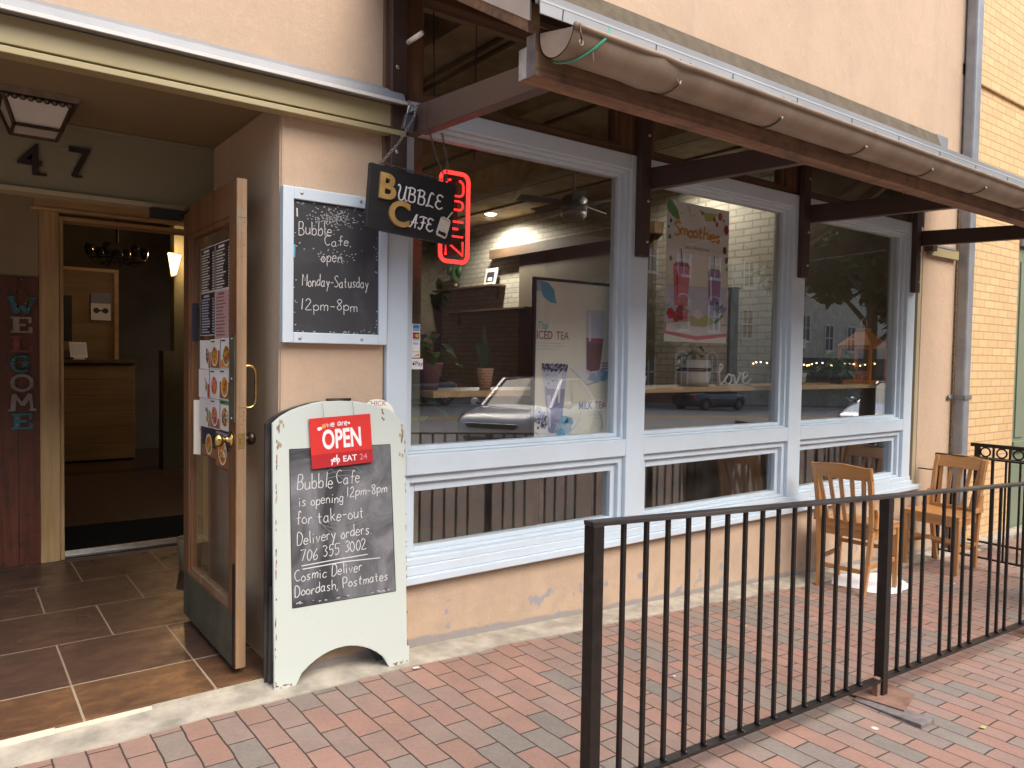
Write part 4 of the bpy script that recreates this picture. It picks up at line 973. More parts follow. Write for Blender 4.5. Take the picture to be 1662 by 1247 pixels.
mb = MB(Matrix.Translation((1.614, 2.955, 2.322)) @ Matrix.Rotation(math.radians(14), 4, 'Y')); mb.box(-.026, -.012, 0, .026, .012, .072, M['lock']); mb.build('body', T, .005)
mb = MB(Matrix.Translation((1.614, 2.955, 2.322)) @ Matrix.Rotation(math.radians(14), 4, 'Y')); mb.tube([(-.017, 0, .065)]+[(.017*math.cos(a), 0, .10+.02*math.sin(a)) for a in [PI-PI*i/8 for i in range(9)]]+[(.017, 0, .065)], .0045, M['steel'], 7); mb.build('shackle', T)
# neon
T = thing('neon_sign', (2.05, 3.25, 1.81), 'red neon open sign standing upright behind the first window pane', 'neon sign')
def rrect(x0, x1, z0, z1, r):
    return arc(x1-r, z1-r, r, 90, 0, 6)+arc(x1-r, z0+r, r, 0, -90, 6)+arc(x0+r, z0+r, r, -90, -180, 6)+arc(x0+r, z1-r, r, 180, 90, 6)
mb = MB(); yN = 3.245; nx0, nx1, nz0, nz1 = 1.966, 2.128, 1.822, 2.262
mb.tube([(x, yN, z) for x, z in rrect(nx0, nx1, nz0, nz1, .036)], .0102, M['neon'], 10, closed=True); mb.build('border_tube', T)
def neonletter(pls):
    m_ = MB()
    for P in pls: m_.tube([(x, yN, z) for x, z in P], .0058, M['neoncore'], 8)
    m_.build('letter_tube', T)
a, b = 1.998, 2.098
neonletter([rrect(a, b, 2.150, 2.226, .024)+[(a+.024, 2.226)]])
neonletter([[(a, 2.048), (a, 2.124)]+arc(b-.022, 2.103, .021, 90, -90, 6)+[(a, 2.082)]])
neonletter([[(b, 2.022), (a, 2.022), (a, 1.948), (b, 1.948)], [(a, 1.986), (b-.03, 1.986)]])
neonletter([[(a, 1.852), (a, 1.922), (b, 1.856), (b, 1.924)]])
mb = MB(); mb.box(2.02, 3.262, 1.86, 2.075, 3.285, 2.24, M['blackplastic']); mb.tube([(2.0, 3.27, 2.25), (1.95, 3.28, 2.33), (1.93, 3.28, 3.2)], .004, M['blackplastic'], 6); mb.tube([(2.1, 3.27, 2.25), (2.2, 3.3, 2.36), (2.2, 3.3, 3.2)], .003, M['blackplastic'], 6); mb.build('housing', T)

# ---------------------------------------------------------------- window posters
def poster1():
    T = thing('poster_stand', (2.86, 3.25, 0), 'black framed poster stand advertising thai iced tea and milk tea', 'poster')
    x0, x1, z0, z1 = 2.556, 3.150, .82, 1.786
    mb = MB(); k = M['blackplastic']
    mb.box(x0, 3.232, z0, x0+.016, 3.255, z1, k); mb.box(x1-.016, 3.232, z0, x1, 3.255, z1, k); mb.box(x0+.016, 3.2325, z1-.016, x1-.016, 3.255, z1, k); mb.box(x0+.016, 3.2325, z0, x1-.016, 3.255, z0+.016, k)
    mb.box(x0+.08, 3.256, 0, x0+.11, 3.275, z0+.1, k); mb.box(x1-.11, 3.256, 0, x1-.08, 3.275, z0+.1, k); mb.build('frame', T, .002)
    X = lambda s: x0+.016+s*(x1-x0-.032); Z = lambda t: z1-.016-t*.90; y = 3.2435
    mb = MB(); mb.box(X(0), 3.244, Z(1.0), X(1), 3.25, Z(0), M['cream_paper'])
    P = lambda pts, m, d=0: mb.plate([(X(s), Z(t)) for s, t in pts], y-.0004*d, M[m])
    P([(0, .0), (.05, 0), (.16, .012), (.235, .05), (.27, .135), (.19, .13), (.10, .10), (.06, .05), (0, .075)], 'bluepr', 1); P([(0, 0), (.05, 0), (.075, .045), (.06, .07), (.0, .035)], 'ltblue', 2)
    mb.text('Thai', .060, X(.03), Z(.295), y-.001, M['bluepr'], bold=.004, shear=.25, sx=.72)
    mb.text('ICED', .064, X(.02), Z(.355), y-.001, M['mauve_text'], bold=.015, sx=.82); mb.text('TEA', .064, X(.27), Z(.355), y-.001, M['mauve_text'], bold=.004, sx=.82)
    mb.text('MILK', .060, X(.585), Z(.795), y-.001, M['greytext'], bold=.015, sx=.80); mb.text('TEA', .060, X(.81), Z(.795), y-.001, M['greytext'], bold=.004, sx=.80)
    for i, w in enumerate((.32, .38, .24)): P([(.02, .378+.018*i), (.02+w, .378+.018*i), (.02+w, .383+.018*i), (.02, .383+.018*i)], 'lav2', 1)
    for i, w in enumerate((.2, .26, .18)): P([(.99-w, .815+.018*i), (.99, .815+.018*i), (.99, .819+.018*i), (.99-w, .819+.018*i)], 'lav2', 1)
    P([(.46, .535), (.66, .50), (1.0, .56), (1.0, .60), (.70, .645)], 'ltblue', 1); P([(.46, .53), (.66, .495), (1.0, .555), (.98, .59), (.70, .637)], 'signwhite', 2)
    P([(.665, .16), (.93, .16), (.865, .565), (.80, .58), (.72, .575), (.675, .555)], 'lav2', 3); P([(.675, .375), (.905, .375), (.87, .545), (.74, .555), (.682, .54)], 'mauve', 4); P([(.672, .34), (.912, .34), (.905, .378), (.675, .378)], 'mauve_text', 4); P([(.70, .18), (.73, .18), (.735, .36), (.71, .36)], 'signwhite', 5)
    for s, t in ((.76, .585), (.83, .60), (.88, .555), (.92, .59), (.97, .57)): P([(s-.06, t+.02), (s-.02, t-.02), (s+.05, t-.022), (s+.06, t+.015), (s, t+.03)], 'bluepr' if s > .9 else 'ltblue', 5+int(s*20) % 3)
    for i in range(14): mb.disc(X(.90+.025*(i % 4)), Z(.50+.018*(i//4)), .007, y-.0035, M['lav'], 8)
    P([(.0, .92), (.25, .855), (.62, .86), (.42, .985), (.1, .965)], 'lav2', 1); P([(.02, .915), (.25, .852), (.60, .857), (.41, .978), (.1, .957)], 'signwhite', 2)
    P([(.10, .535), (.42, .535), (.40, .68), (.355, .925), (.31, .94), (.22, .94), (.185, .925), (.13, .66)], 'lav2', 3); P([(.14, .66), (.40, .665), (.355, .925), (.31, .938), (.22, .938), (.19, .92)], 'lav', 4); P([(.16, .70), (.21, .70), (.22, .90), (.195, .90)], 'lav2', 5); P([(.30, .55), (.35, .55), (.33, .75), (.31, .75)], 'signwhite', 5)
    rr = random.Random(2)
    for i in range(110): s = rr.uniform(.10, .42); mb.disc(X(s), Z(.532+rr.uniform(-.022, .018)), .0075, y-.0027-.00002*i, M['ink'] if i % 2 else M['lav'], 8)
    for i in range(8): mb.disc(X(rr.uniform(.13, .4)), Z(rr.uniform(.56, .68)), .006, y-.003, M['lav'], 8)
    for i in range(40): mb.disc(X(rr.uniform(.0, .16)), Z(rr.uniform(.80, .90)), .008, y-.0027-.00002*i, M['lav'] if i % 2 else M['ink'], 8)
    for s, t, a in ((.34, .90, 0), (.40, .86, 1), (.44, .91, 2), (.36, .94, 3), (.46, .87, 1), (.06, .80, 2)): P([(s-.07, t+.01), (s-.03, t-.03), (s+.03, t-.025), (s+.06, t+.01), (s, t+.04)], 'bluepr' if a % 2 else 'ltblue', 6+a)
    mb.text('TEA ZONE', .028, X(.73), Z(.985), y-.001, M['lav'], bold=.003)
    mb.build('sheet', T)
poster1()
def poster2():
    T = thing('smoothie_poster', (3.91, 3.24, 1.46), 'white smoothies poster with fruit drinks taped inside the second window', 'poster')
    x0, x1, z0, z1 = 3.600, 4.215, 1.462, 2.345
    X = lambda s: x0+s*(x1-x0); Z = lambda t: z1-t*(z1-z0); y = 3.2370
    mb = MB(); n = 12
    vs = [(X(i/n), 3.238+.004*math.sin(i*1.1), Z(t)) for t in (0, .33, .66, 1) for i in range(n+1)]
    mb.box(X(0), 3.2385, Z(1), X(1), 3.2395, Z(0), M['paper'])
    P = lambda pts, m, d=0: mb.plate([(X(s), Z(t)) for s, t in pts], y-.0004*d, M[m])
    P([(0, .42), (1, .40), (1, .80), (0, .80)], 'cream_paper'); P([(0, .60), (1, .58), (1, .86), (0, .86)], 'pinkpr' if False else 'lav2', 1)
    P([(.0, .0), (.07, .0), (.16, .06), (.2, .13), (.1, .10), (.02, .05)], 'greenpr', 1); P([(.0, .02), (.1, .06), (.17, .135), (.08, .11), (.0, .07)], 'greenpr', 2)
    P([(.56, .045), (.80, .04), (.70, .10), (.60, .11)], 'lime', 1); P([(.50, .03), (.58, .045), (.55, .075)], 'greenpr', 1)
    for s, t, r_, m_ in ((.84, .055, .022, 'berry'), (.79, .115, .014, 'berry'), (.745, .085, .014, 'berry'), (.95, .145, .026, 'berry'), (.90, .08, .008, 'ink'), (.06, .145, .010, 'ink'), (.03, .19, .008, 'ink'), (.93, .30, .020, 'ink'), (.965, .375, .018, 'ink'), (.05, .26, .012, 'greenpr'), (.07, .41, .014, 'greenpr'), (.97, .44, .012, 'greenpr')): mb.disc(X(s), Z(t), r_, y-.001, M[m_], 12, r_*1.25)
    for s in (.22, .42): mb.disc(X(s), Z(.075), .03, y-.0006, M['cream_paper'], 14, .035); mb.disc(X(s), Z(.08), .008, y-.0009, M['lime'], 8)
    P([(.3, .02), (.34, .015), (.39, .12), (.35, .09)], 'lav2', 1)
    tx = 'Smoothies'
    pl = strokes(tx, X(.12), Z(.235), .085, -.06, .8, .0, .62); mx = max(p[0] for q in pl for p in q)-X(.12); k = .72*(x1-x0)/mx
    for d, wd, m_ in ((0, .022, 'paper'), (1, .015, 'orange'), (2, .0075, 'yellow')):
        for q in pl: mb.ribbon([(X(.12)+(p[0]-X(.12))*k, p[1]) for p in q], wd, y-.0012-.0006*d, M[m_])
    mb.text("Take a refreshing break", .030, X(.27), Z(.325), y-.001, M['greenpr'], sx=.85)
    for s, ta, tb, m_, w1, w2 in ((.24, .46, .74, 'pinkpr', .13, .10), (.77, .48, .72, 'purplepr', .11, .09)):
        P([(s-w1, ta), (s+w1, ta), (s+w2, tb), (s-w2, tb)], m_, 4); P([(s-w1, ta), (s-w1*.7, ta-.03), (s+w1*.7, ta-.03), (s+w1, ta)], 'berry' if m_ == 'pinkpr' else 'mauve_text', 4); P([(s-w1*.7, ta+.03), (s-w1*.45, ta+.03), (s-w2*.45, tb-.03), (s-w2*.65, tb-.03)], 'paper' if m_ != 'pinkpr' else 'red', 5)
        P([(s-w1*.2, ta-.13), (s-w1*.1, ta-.13), (s+w1*.1, ta), (s, ta)], 'ink', 4)
    P([(.0, .865), (.5, .83), (1, .86), (1, .95), (.5, .985), (0, .945)], 'pinkpr', 2); P([(.02, .87), (.5, .84), (1, .868), (1, .925), (.5, .955), (.02, .925)], 'paper', 3)
    for s, t, r_, m_ in ((.08, .80, .035, 'red'), (.24, .79, .05, 'berry'), (.17, .82, .035, 'red'), (.32, .80, .035, 'pinkpr')): mb.disc(X(s), Z(t), r_, y-.0024-.0002*s, M[m_], 14)
    P([(.36, .83), (.50, .77), (.66, .80), (.80, .85), (.60, .885), (.40, .88)], 'lime', 6); P([(.40, .80), (.5, .75), (.62, .80), (.52, .83)], 'signwhite', 7); P([(.78, .84), (.92, .78), (.96, .85), (.84, .87)], 'cream_paper', 6); P([(.78, .84), (.92, .78), (.93, .80), (.80, .86)], 'greenpr', 7)
    rr = random.Random(8)
    for i in range(40): mb.disc(X(.86+rr.gauss(0, .05)), Z(.73+rr.gauss(0, .012)), .010, y-.003-.00002*i, M['ink'] if i % 2 else M['lav'], 8)
    P([(.74, .72), (1.0, .73), (.95, .77), (.80, .77)], 'lav', 9)
    mb.build('sheet', T)
poster2()
# stickers
mb = MB(); mb.box(1.762, 3.1535, 1.338, 1.806, 3.1585, 1.497, M['paper'])
for k, m_ in enumerate(('stickerblue', 'ink', 'paper', 'paper')): mb.box(1.767, 3.1525, 1.464-.037*k, 1.801, 3.1534, 1.494-.037*k, M[m_])
mb.disc(1.778, 1.442, .0095, 3.1515, M['red'], 12); mb.disc(1.789, 1.442, .0095, 3.1510, M['yellow'], 12); mb.box(1.767, 3.1515, 1.468, 1.801, 3.1524, 1.476, M['ltblue'])
mb.text('VISA', .016, 1.767, 1.399, 3.1520, M['stickerblue'], bold=.02, sx=.9); mb.box(1.767, 3.1515, 1.42, 1.801, 3.1524, 1.423, M['stickerblue']); mb.text('DISCOVER', .0075, 1.767, 1.363, 3.1520, M['ink']); mb.add([(1.767, 3.152, 1.345), (1.801, 3.152, 1.345), (1.801, 3.152, 1.358)], [(0, 1, 2)], M['orange'])
tag(mb.build('card_sticker', at=(1.784, 3.155, 1.338)), 'white strip sticker of payment card marks on the first pane', 'sticker')
mb = MB(); mb.box(1.762, 3.1535, 1.283, 1.823, 3.1585, 1.333, M['signwhite']); mb.text('Pay', .030, 1.780, 1.300, 3.1525, M['ink'], bold=.006); mb.disc(1.772, 1.308, .0065, 3.1525, M['ink'], 10); mb.disc(1.775, 1.318, .0025, 3.1525, M['ink'], 8)
tag(mb.build('pay_sticker', at=(1.79, 3.155, 1.283)), 'small white sticker reading pay below the card sticker', 'sticker')

# ---------------------------------------------------------------- papers taped on the open door
MD = Matrix(((0, 1, 0, .9715), (-1, 0, 0, 3.90), (0, 0, 1, 0), (0, 0, 0, 1)))     # local x runs from hinge to free edge
def menu(name, label, x0, x1, z0, z1, bgm, draw, curl=0, d=0):
    mb = MB(MD); n = 6
    vs = []; y = -.002-.0016*d
    for i in range(n+1):
        for j in range(2):
            x = x0+(x1-x0)*i/n; vs.append((x, y-(curl*(1-i/n)**2 if curl > 0 else -curl*(i/n)**2), (z0, z1)[j]))
    mb.add(vs, [(2*i, 2*i+2, 2*i+3, 2*i+1) for i in range(n)], M[bgm])
    draw(mb, x0, x1, z0, z1, y)
    tag(mb.build(name, at=MD @ Vector(((x0+x1)/2, 0, z0))), label, 'paper', 'papers taped to the door glass')
def lines(cola, colb, step=.0125, head=True):
    def f(mb, x0, x1, z0, z1, y):
        rr = random.Random(int(x0*1000)+int(z0*100)); z = z1-.03
        if head: mb.plate([(x0+.05, z1-.022), (x0+.14, z1-.022), (x0+.14, z1-.012), (x0+.05, z1-.012)], y-.0006, M[cola])
        while z > z0+.012:
            w = rr.uniform(.5, .8)*(x1-x0-.06)
            mb.plate([(x0+.018, z-.005), (x0+.018+w, z-.005), (x0+.018+w, z), (x0+.018, z)], y-.0006, M[cola])
            mb.plate([(x1-.04, z-.005), (x1-.016, z-.005), (x1-.016, z), (x1-.04, z)], y-.0006, M[cola]); z -= step
        e = .003
        for a, b, c, d_ in ((x0, x1, z1-e, z1), (x0, x1, z0, z0+e), (x0, x0+e, z0+e, z1-e), (x1-e, x1, z0+e, z1-e)): mb.plate([(a, c), (b, c), (b, d_), (a, d_)], y-.0005, M[colb])
    return f
def food(seed, m1, m2, m3):
    def f(mb, x0, x1, z0, z1, y):
        rr = random.Random(seed); cx, cz = (x0+x1)/2+rr.uniform(-.01, .01), (z0+z1)/2-.008; r = min(x1-x0, z1-z0)*.40
        mb.plate([(x0+.002, z1-.020), (x1-.002, z1-.020), (x1-.002, z1-.002), (x0+.002, z1-.002)], y-.0004, M[m3]); mb.plate([(x0+.01, z1-.014), (x0+.07, z1-.014), (x0+.07, z1-.008), (x0+.01, z1-.008)], y-.0006, M['ink'])
        mb.plate([(x0+.004, z0+.004), (x1-.004, z0+.004), (x1-.004, z0+rr.uniform(.04, .09)), (x0+.004, z0+rr.uniform(.03, .09))], y-.0004, M[rr.choice((m2, 'cream_paper', 'brownfood', m1))])
        mb.disc(cx, cz, r, y-.0006, M['cream_paper' if m1 != 'cream_paper' else 'brownfood'], 16, r*.9); mb.disc(cx, cz, r*.86, y-.0008, M[m1], 16, r*.76)
        for k in range(34):
            a = rr.uniform(0, 6.28); q = r*.75*math.sqrt(rr.random())
            mb.disc(cx+q*math.cos(a), cz+q*.85*math.sin(a), r*rr.uniform(.08, .24), y-.0010-.00003*k, M[rr.choice((m2, m1, m2, 'brownfood', 'orange', 'yellow', 'berry', 'greenpr'))], 8, r*rr.uniform(.06, .2))
    return f
M['brownfood'] = plain('print_brown', (.32, .14, .05), .5); M['menudark'] = plain('menu_dark', (.045, .032, .028), .45); M['menupink'] = plain('menu_pink', (.60, .36, .33), .5)
menu('menu_sheet', 'dark brown menu sheet at the top of the door glass, hinge side', .13, .365, 1.625, 1.83, 'menudark', lines('cream_paper', 'paper'))
menu('menu_sheet', 'dark brown menu sheet at the top of the door glass, handle side', .367, .607, 1.625, 1.83, 'menudark', lines('cream_paper', 'paper'))
menu('menu_sheet', 'dark menu sheet in the second row of the door glass', .13, .365, 1.425, 1.623, 'menudark', lines('lav2', 'paper'))
menu('menu_sheet', 'pink price list in the second row of the door glass', .367, .607, 1.405, 1.623, 'menupink', lines('mauve', 'paper', .015))
k = 0
FD = (('berry', 'mauve', 'paper'), ('orange', 'yellow', 'cream_paper'), ('brownfood', 'orange', 'signwhite'), ('red', 'orange', 'signwhite'), ('pinkpr', 'orange', 'paper'), ('orange', 'brownfood', 'signwhite'), ('greenpr', 'lime', 'paper'), ('pinkpr', 'brownfood', 'signwhite'), ('brownfood', 'cream_paper', 'greenpr'))
FL = ('red drink', 'mango drink', 'fried snack', 'noodle', 'pink noodle', 'orange snack', 'green salad', 'shrimp', 'sandwich')
for r in range(3):
    for c in range(3):
        a = .13+.02*(r == 0)+.155*c+.008*r
        menu('food_photo', 'small %s photo print, row %d of the prints on the door glass' % (FL[k], r+1), a, a+.150, 1.405-.135*(r+1)+.004*c, 1.403-.135*r+.004*c, 'paper' if k != 6 else 'signwhite', food(k, *FD[k]), .008 if c == 0 else 0, 1+(c+r) % 2); k += 1
menu('food_photo', 'large fried rice photo print at the foot of the door glass prints', .165, .42, .865, 1.0, 'ink', food(31, 'orange', 'brownfood', 'ink'), 0, 2)
menu('food_photo', 'spring roll photo print hanging lowest near the door knob', .40, .60, .84, 1.0, 'ink', food(17, 'orange', 'cream_paper', 'lav'), 0, 3)
menu('curled_print', 'narrow curled print hanging off the hinge side of the door glass', .10, .15, .86, 1.12, 'cream_paper', food(5, 'berry', 'orange', 'paper'), .02, 3)
menu('curled_print', 'narrow dark curled print beside the second row of menus', .07, .125, 1.40, 1.58, 'ink', food(3, 'orange', 'yellow', 'paper'), .02, 3)
# welcome letters on the maroon board
T = thing('welcome_sign', (.375, 5.56, .84), 'column of tin and whitewashed letters spelling welcome on the maroon board', 'sign')
LW = [('W', 'teal'), ('E', 'whitewash'), ('L', 'rustred'), ('C', 'teal'), ('O', 'whitewash'), ('M', 'whitewash'), ('E', 'teal')]
for i, (ch, mm) in enumerate(LW):
    z = 1.672-.105-.119*i; mb = MB(); m_ = M[mm]; cx = .375; h = .098; y = 5.552
    if ch in 'EL':
        mb.box(cx-.058, 5.545, z, cx-.045+.052, 5.56, z+.012, m_); mb.box(cx-.045, 5.5455, z+.012, cx-.012, 5.56, z+h-.012, m_); mb.box(cx-.058, 5.545, z+h-.012, cx+.05 if ch == 'E' else cx+.004, 5.56, z+h, m_)
        mb.box(cx+.035, 5.5452, z+.012, cx+.055, 5.56, z+.036, m_); mb.box(cx+.0071, 5.545, z, cx+.055, 5.56, z+.0119, m_)
        if ch == 'E': mb.box(cx+.035, 5.5452, z+h-.036, cx+.05, 5.56, z+h-.0121, m_); mb.box(cx-.0119, 5.5452, z+h/2-.007, cx+.02, 5.56, z+h/2+.007, m_)
    elif ch in 'WM':
        s = 1 if ch == 'W' else -1; t0, t1 = (z+h, z) if s == 1 else (z, z+h)
        Q = [(-.058, t0), (-.028, t1), (.0, (t0+t1)/2), (.028, t1), (.058, t0)]
        if ch == 'M': Q = [(-.05, t0), (-.042, t1), (.0, t0+.03), (.042, t1), (.05, t0)]
        for j in range(4): mb.bar((cx+Q[j][0], 5.5525+.0004*j, Q[j][1]), (cx+Q[j+1][0], 5.5525+.0004*j, Q[j+1][1]), .014, .024 if j % 2 == 0 else .015, m_, up=(0, 1, 0)) if False else mb.bar((cx+Q[j][0], 5.5525, Q[j][1]), (cx+Q[j+1][0], 5.5525, Q[j+1][1]), (.026, .016, .026, .016)[j], .013+.0006*j, m_, up=(0, 1, 0))
        for xx in (-.055, .055) if ch == 'M' else (-.058, .058): mb.box(cx+xx-.018, 5.5448, t0-.006, cx+xx+.018, 5.56, t0+.006, m_)
    else:
        P = [(cx+.052*math.cos(a), z+h/2+.047*math.sin(a)) for a in [2*PI*q/26 for q in range(27)]] if ch == 'O' else arc(cx, z+h/2, .052, 48, 312, 22, .047)
        mb.tube([(p[0], 5.5525, p[1]) for p in P], .012, m_, 8)
        mb.M = Matrix.Identity(4)
        for sgn in (-1, 1): mb.box(cx+sgn*.047-.009, 5.5455, z+.016, cx+sgn*.047+.009, 5.56, z+h-.016, m_) if (ch == 'O' or sgn < 0) else None
        if ch == 'C': mb.prism([(cx+.018+(.032 if q % 2 == 0 else .013)*math.sin(q*PI/5), z+h/2+(.032 if q % 2 == 0 else .013)*math.cos(q*PI/5)) for q in range(10)], 5.548, 5.558, m_)
    if mm == 'teal':
        for dx, dz in ((-.03, .055), (-.028, .03), (.02, .06), (.034, .03)) if ch == 'W' else ((-.042, .07), (-.048, .048), (-.042, .028)) if ch == 'C' else ((-.03, .03), (-.03, .068)): mb.sphere((cx+dx, 5.543, z+dz), .0055, M['lampglass'], 5)
    mb.build('letter', T)
mb = MB(); mb.tube([(.345, 5.556, 1.68), (.375, 5.552, 1.775), (.41, 5.556, 1.68)], .0025, M['bronze'], 5); mb.sphere((.375, 5.555, 1.777), .006, M['bolt'], 5); mb.build('cord', T)
# ceiling lamp in the entrance
T = thing('ceiling_lamp', (.31, 3.78, 2.39), 'square bronze porch lamp with frosted panes on the entrance ceiling', 'lamp')
def fr(mb, cx, cy, z0, z1, w0, w1, d0, d1, m): mb.hexa([(cx-w0, cy-d0, z0), (cx+w0, cy-d0, z0), (cx+w0, cy+d0, z0), (cx-w0, cy+d0, z0)], [(cx-w1, cy-d1, z1), (cx+w1, cy-d1, z1), (cx+w1, cy+d1, z1), (cx-w1, cy+d1, z1)], m)
mb = MB(); fr(mb, .31, 3.78, 2.365, 2.389, .14, .15, .15, .16, M['bronze'])
for sx in (-1, 1):
    for sy in (-1, 1): mb.bar((.31+sx*.083, 3.78+sy*.092, 2.258), (.31+sx*.122, 3.78+sy*.132, 2.366), .012, .012, M['bronze'])
    mb.bar((.31-.088, 3.78+sx*.092, 2.258), (.31+.088, 3.78+sx*.092, 2.258), .012, .012, M['bronze']); mb.bar((.31+sx*.083, 3.78-.098, 2.2585), (.31+sx*.083, 3.78+.098, 2.2585), .012, .011, M['bronze'])
for i in range(9): mb.sphere((.31-.11+.0275*i, 3.65, 2.36), .014, M['bronze'], 5)
mb.build('frame', T)
mb = MB(); fr(mb, .31, 3.78, 2.262, 2.362, .080, .118, .089, .128, M['lampglass']); mb.build('shade', T)
# bucket inside
mb = MB(); mb.lathe([(.0, 0), (.06, 0), (.078, .19), (.082, .195), (.078, .196), (.072, .19), (.055, .01), (0, .008)], M['beige_dark'], (1.205, 4.93, 0.001), 20)
tag(mb.build('bucket', at=(1.205, 4.93, 0)), 'small beige bucket on the tiles behind the open door', 'bucket')
# ---------------------------------------------------------------- patio railing
FYR = 1.65
def rail_z(x): return gz(x, FYR)
T = thing('patio_railing', (1.55, FYR, rail_z(1.55)), 'long black iron railing of straight pickets closing off the brick patio', 'railing')
mb = MB()
zt = lambda x: .865-.0515*(x-1.549)
zbm = lambda x: .047-.0455*(x-1.55)
PX = [1.549, 3.285, 5.05, 6.74]
mb = MB()
for a, b in zip(PX, PX[1:]):
    mb.hexa([(a-.024, FYR-.022, zt(a)-.014), (b-.024, FYR-.022, zt(b)-.014), (b-.024, FYR+.022, zt(b)-.014), (a-.024, FYR+.022, zt(a)-.014)], [(a-.024, FYR-.022, zt(a)), (b-.024, FYR-.022, zt(b)), (b-.024, FYR+.022, zt(b)), (a-.024, FYR+.022, zt(a))], M['railtop'])
mb.build('top_rail', T, .002)
mb = MB()
for a, b in zip(PX, PX[1:]):
    mb.hexa([(a+.02, FYR-.019, zbm(a)-.012), (b-.02, FYR-.019, zbm(b)-.012), (b-.02, FYR+.019, zbm(b)-.012), (a+.02, FYR+.019, zbm(a)-.012)], [(a+.02, FYR-.019, zbm(a)), (b-.02, FYR-.019, zbm(b)), (b-.02, FYR+.019, zbm(b)), (a+.02, FYR+.019, zbm(a))], M['iron'])
mb.build('bottom_rail', T, .002)
for i, x in enumerate(PX):
    mb = MB(); mb.box(x-.0215, FYR-.0215, rail_z(x)+(.02 if i else .012), x+.0215, FYR+.0215, zt(x)-.0145, M['iron'])
    if i: mb.box(x-.0225, FYR-.0225, zt(x)-.075, x+.0225, FYR+.0225, zt(x)-.015, M['iron']); mb.box(x-.05, FYR-.012, rail_z(x)+.012, x-.0225, FYR+.012, rail_z(x)+.10, M['rust'])
    mb.build('post', T, .002)
gapset = {3.732, 4.272, 4.708}
xs = [1.672+.1018*i for i in range(15)]+[3.423, 3.525, 3.632, 3.837, 3.942, 4.058, 4.163, 4.385, 4.494, 4.598, 4.818, 4.93]+[5.15+.103*i for i in range(15)]
for x in xs:
    mb = MB(); lean = random.uniform(-.002, .002)
    mb.hexa([(x-.0065, FYR-.0065, zbm(x)+.0003), (x+.0065, FYR-.0065, zbm(x)+.0003), (x+.0065, FYR+.0065, zbm(x)+.0003), (x-.0065, FYR+.0065, zbm(x)+.0003)], [(x-.0065+lean, FYR-.0065, zt(x)-.0145), (x+.0065+lean, FYR-.0065, zt(x)-.0145), (x+.0065+lean, FYR+.0065, zt(x)-.0145), (x-.0065+lean, FYR+.0065, zt(x)-.0145)], M['iron'])
    mb.sphere((x+.002, FYR-.009, zbm(x)+.004), .0075, M['iron'], 5)
    mb.build('picket', T)
for x in PX[:3]:
    mb = MB(); z = gz(x, FYR)
    if x == 3.285: mb.hexa([(3.17, 1.76, z+.012), (3.19, 1.50, z+.022), (3.40, 1.555, z+.016), (3.43, 1.71, z+.006)], [(3.17, 1.76, z+.018), (3.19, 1.50, z+.028), (3.40, 1.555, z+.022), (3.43, 1.71, z+.012)], M['rust'])
    else: mb.box(x-.11, FYR-.12, z+.003, x+.12, FYR+.12, z+.011, M['rust'])
    mb.build('base_plate', T, .002)
mb = MB(); z = gz(3.2, 1.5)
mb.hexa([(3.14, 1.70, z+.0005), (3.125, 1.40, z+.001), (3.225, 1.395, z+.001), (3.245, 1.70, z+.0005)], [(3.14, 1.70, z+.010), (3.125, 1.40, z+.021), (3.225, 1.395, z+.021), (3.245, 1.70, z+.009)], M['endgrain2'])
tag(mb.build('wood_wedge', bevel=.003, at=(3.18, 1.55, z)), 'weathered wooden wedge under the rusty railing foot', 'wedge')
# short railing closing the end of the patio
T = thing('end_railing', (6.72, 2.95, gz(6.72, 2.9)), 'short black railing running from the stucco wall behind the second chair', 'railing')
ex = 6.72; zt2 = lambda y: .596-.006*(2.95-y); zb2 = lambda y: gz(ex, y)+.10
mb = MB(); mb.hexa([(ex-.02, 1.70, zt2(1.7)-.014), (ex+.02, 1.70, zt2(1.7)-.014), (ex+.02, 2.97, zt2(2.97)-.014), (ex-.02, 2.97, zt2(2.97)-.014)], [(ex-.02, 1.70, zt2(1.7)), (ex+.02, 1.70, zt2(1.7)), (ex+.02, 2.97, zt2(2.97)), (ex-.02, 2.97, zt2(2.97))], M['iron']); mb.build('top_rail', T)
mb = MB(); mb.box(ex-.018, 1.70, zb2(2.3)-.012, ex+.018, 2.93, zb2(2.3), M['iron']); mb.build('bottom_rail', T)
for y in (2.95, 1.72):
    mb = MB(); mb.box(ex-.021, y-.021, gz(ex, y)+.001, ex+.021, y+.021, zt2(y)-.0145, M['iron'])
    if y > 2.5: mb.tube([(ex-.02, y, zt2(y)-.14), (ex-.03, y+.05, zt2(y)-.145), (ex-.03, y+.149, zt2(y)-.145)], .006, M['bronze'], 6)
    mb.build('post', T, .002)
for i in range(11):
    y = 2.84-.1*i; mb = MB(); mb.box(ex-.0065, y-.0065, zb2(2.3)+.0005, ex+.0065, y+.0065, zt2(y)-.0145, M['iron']); mb.build('picket', T)
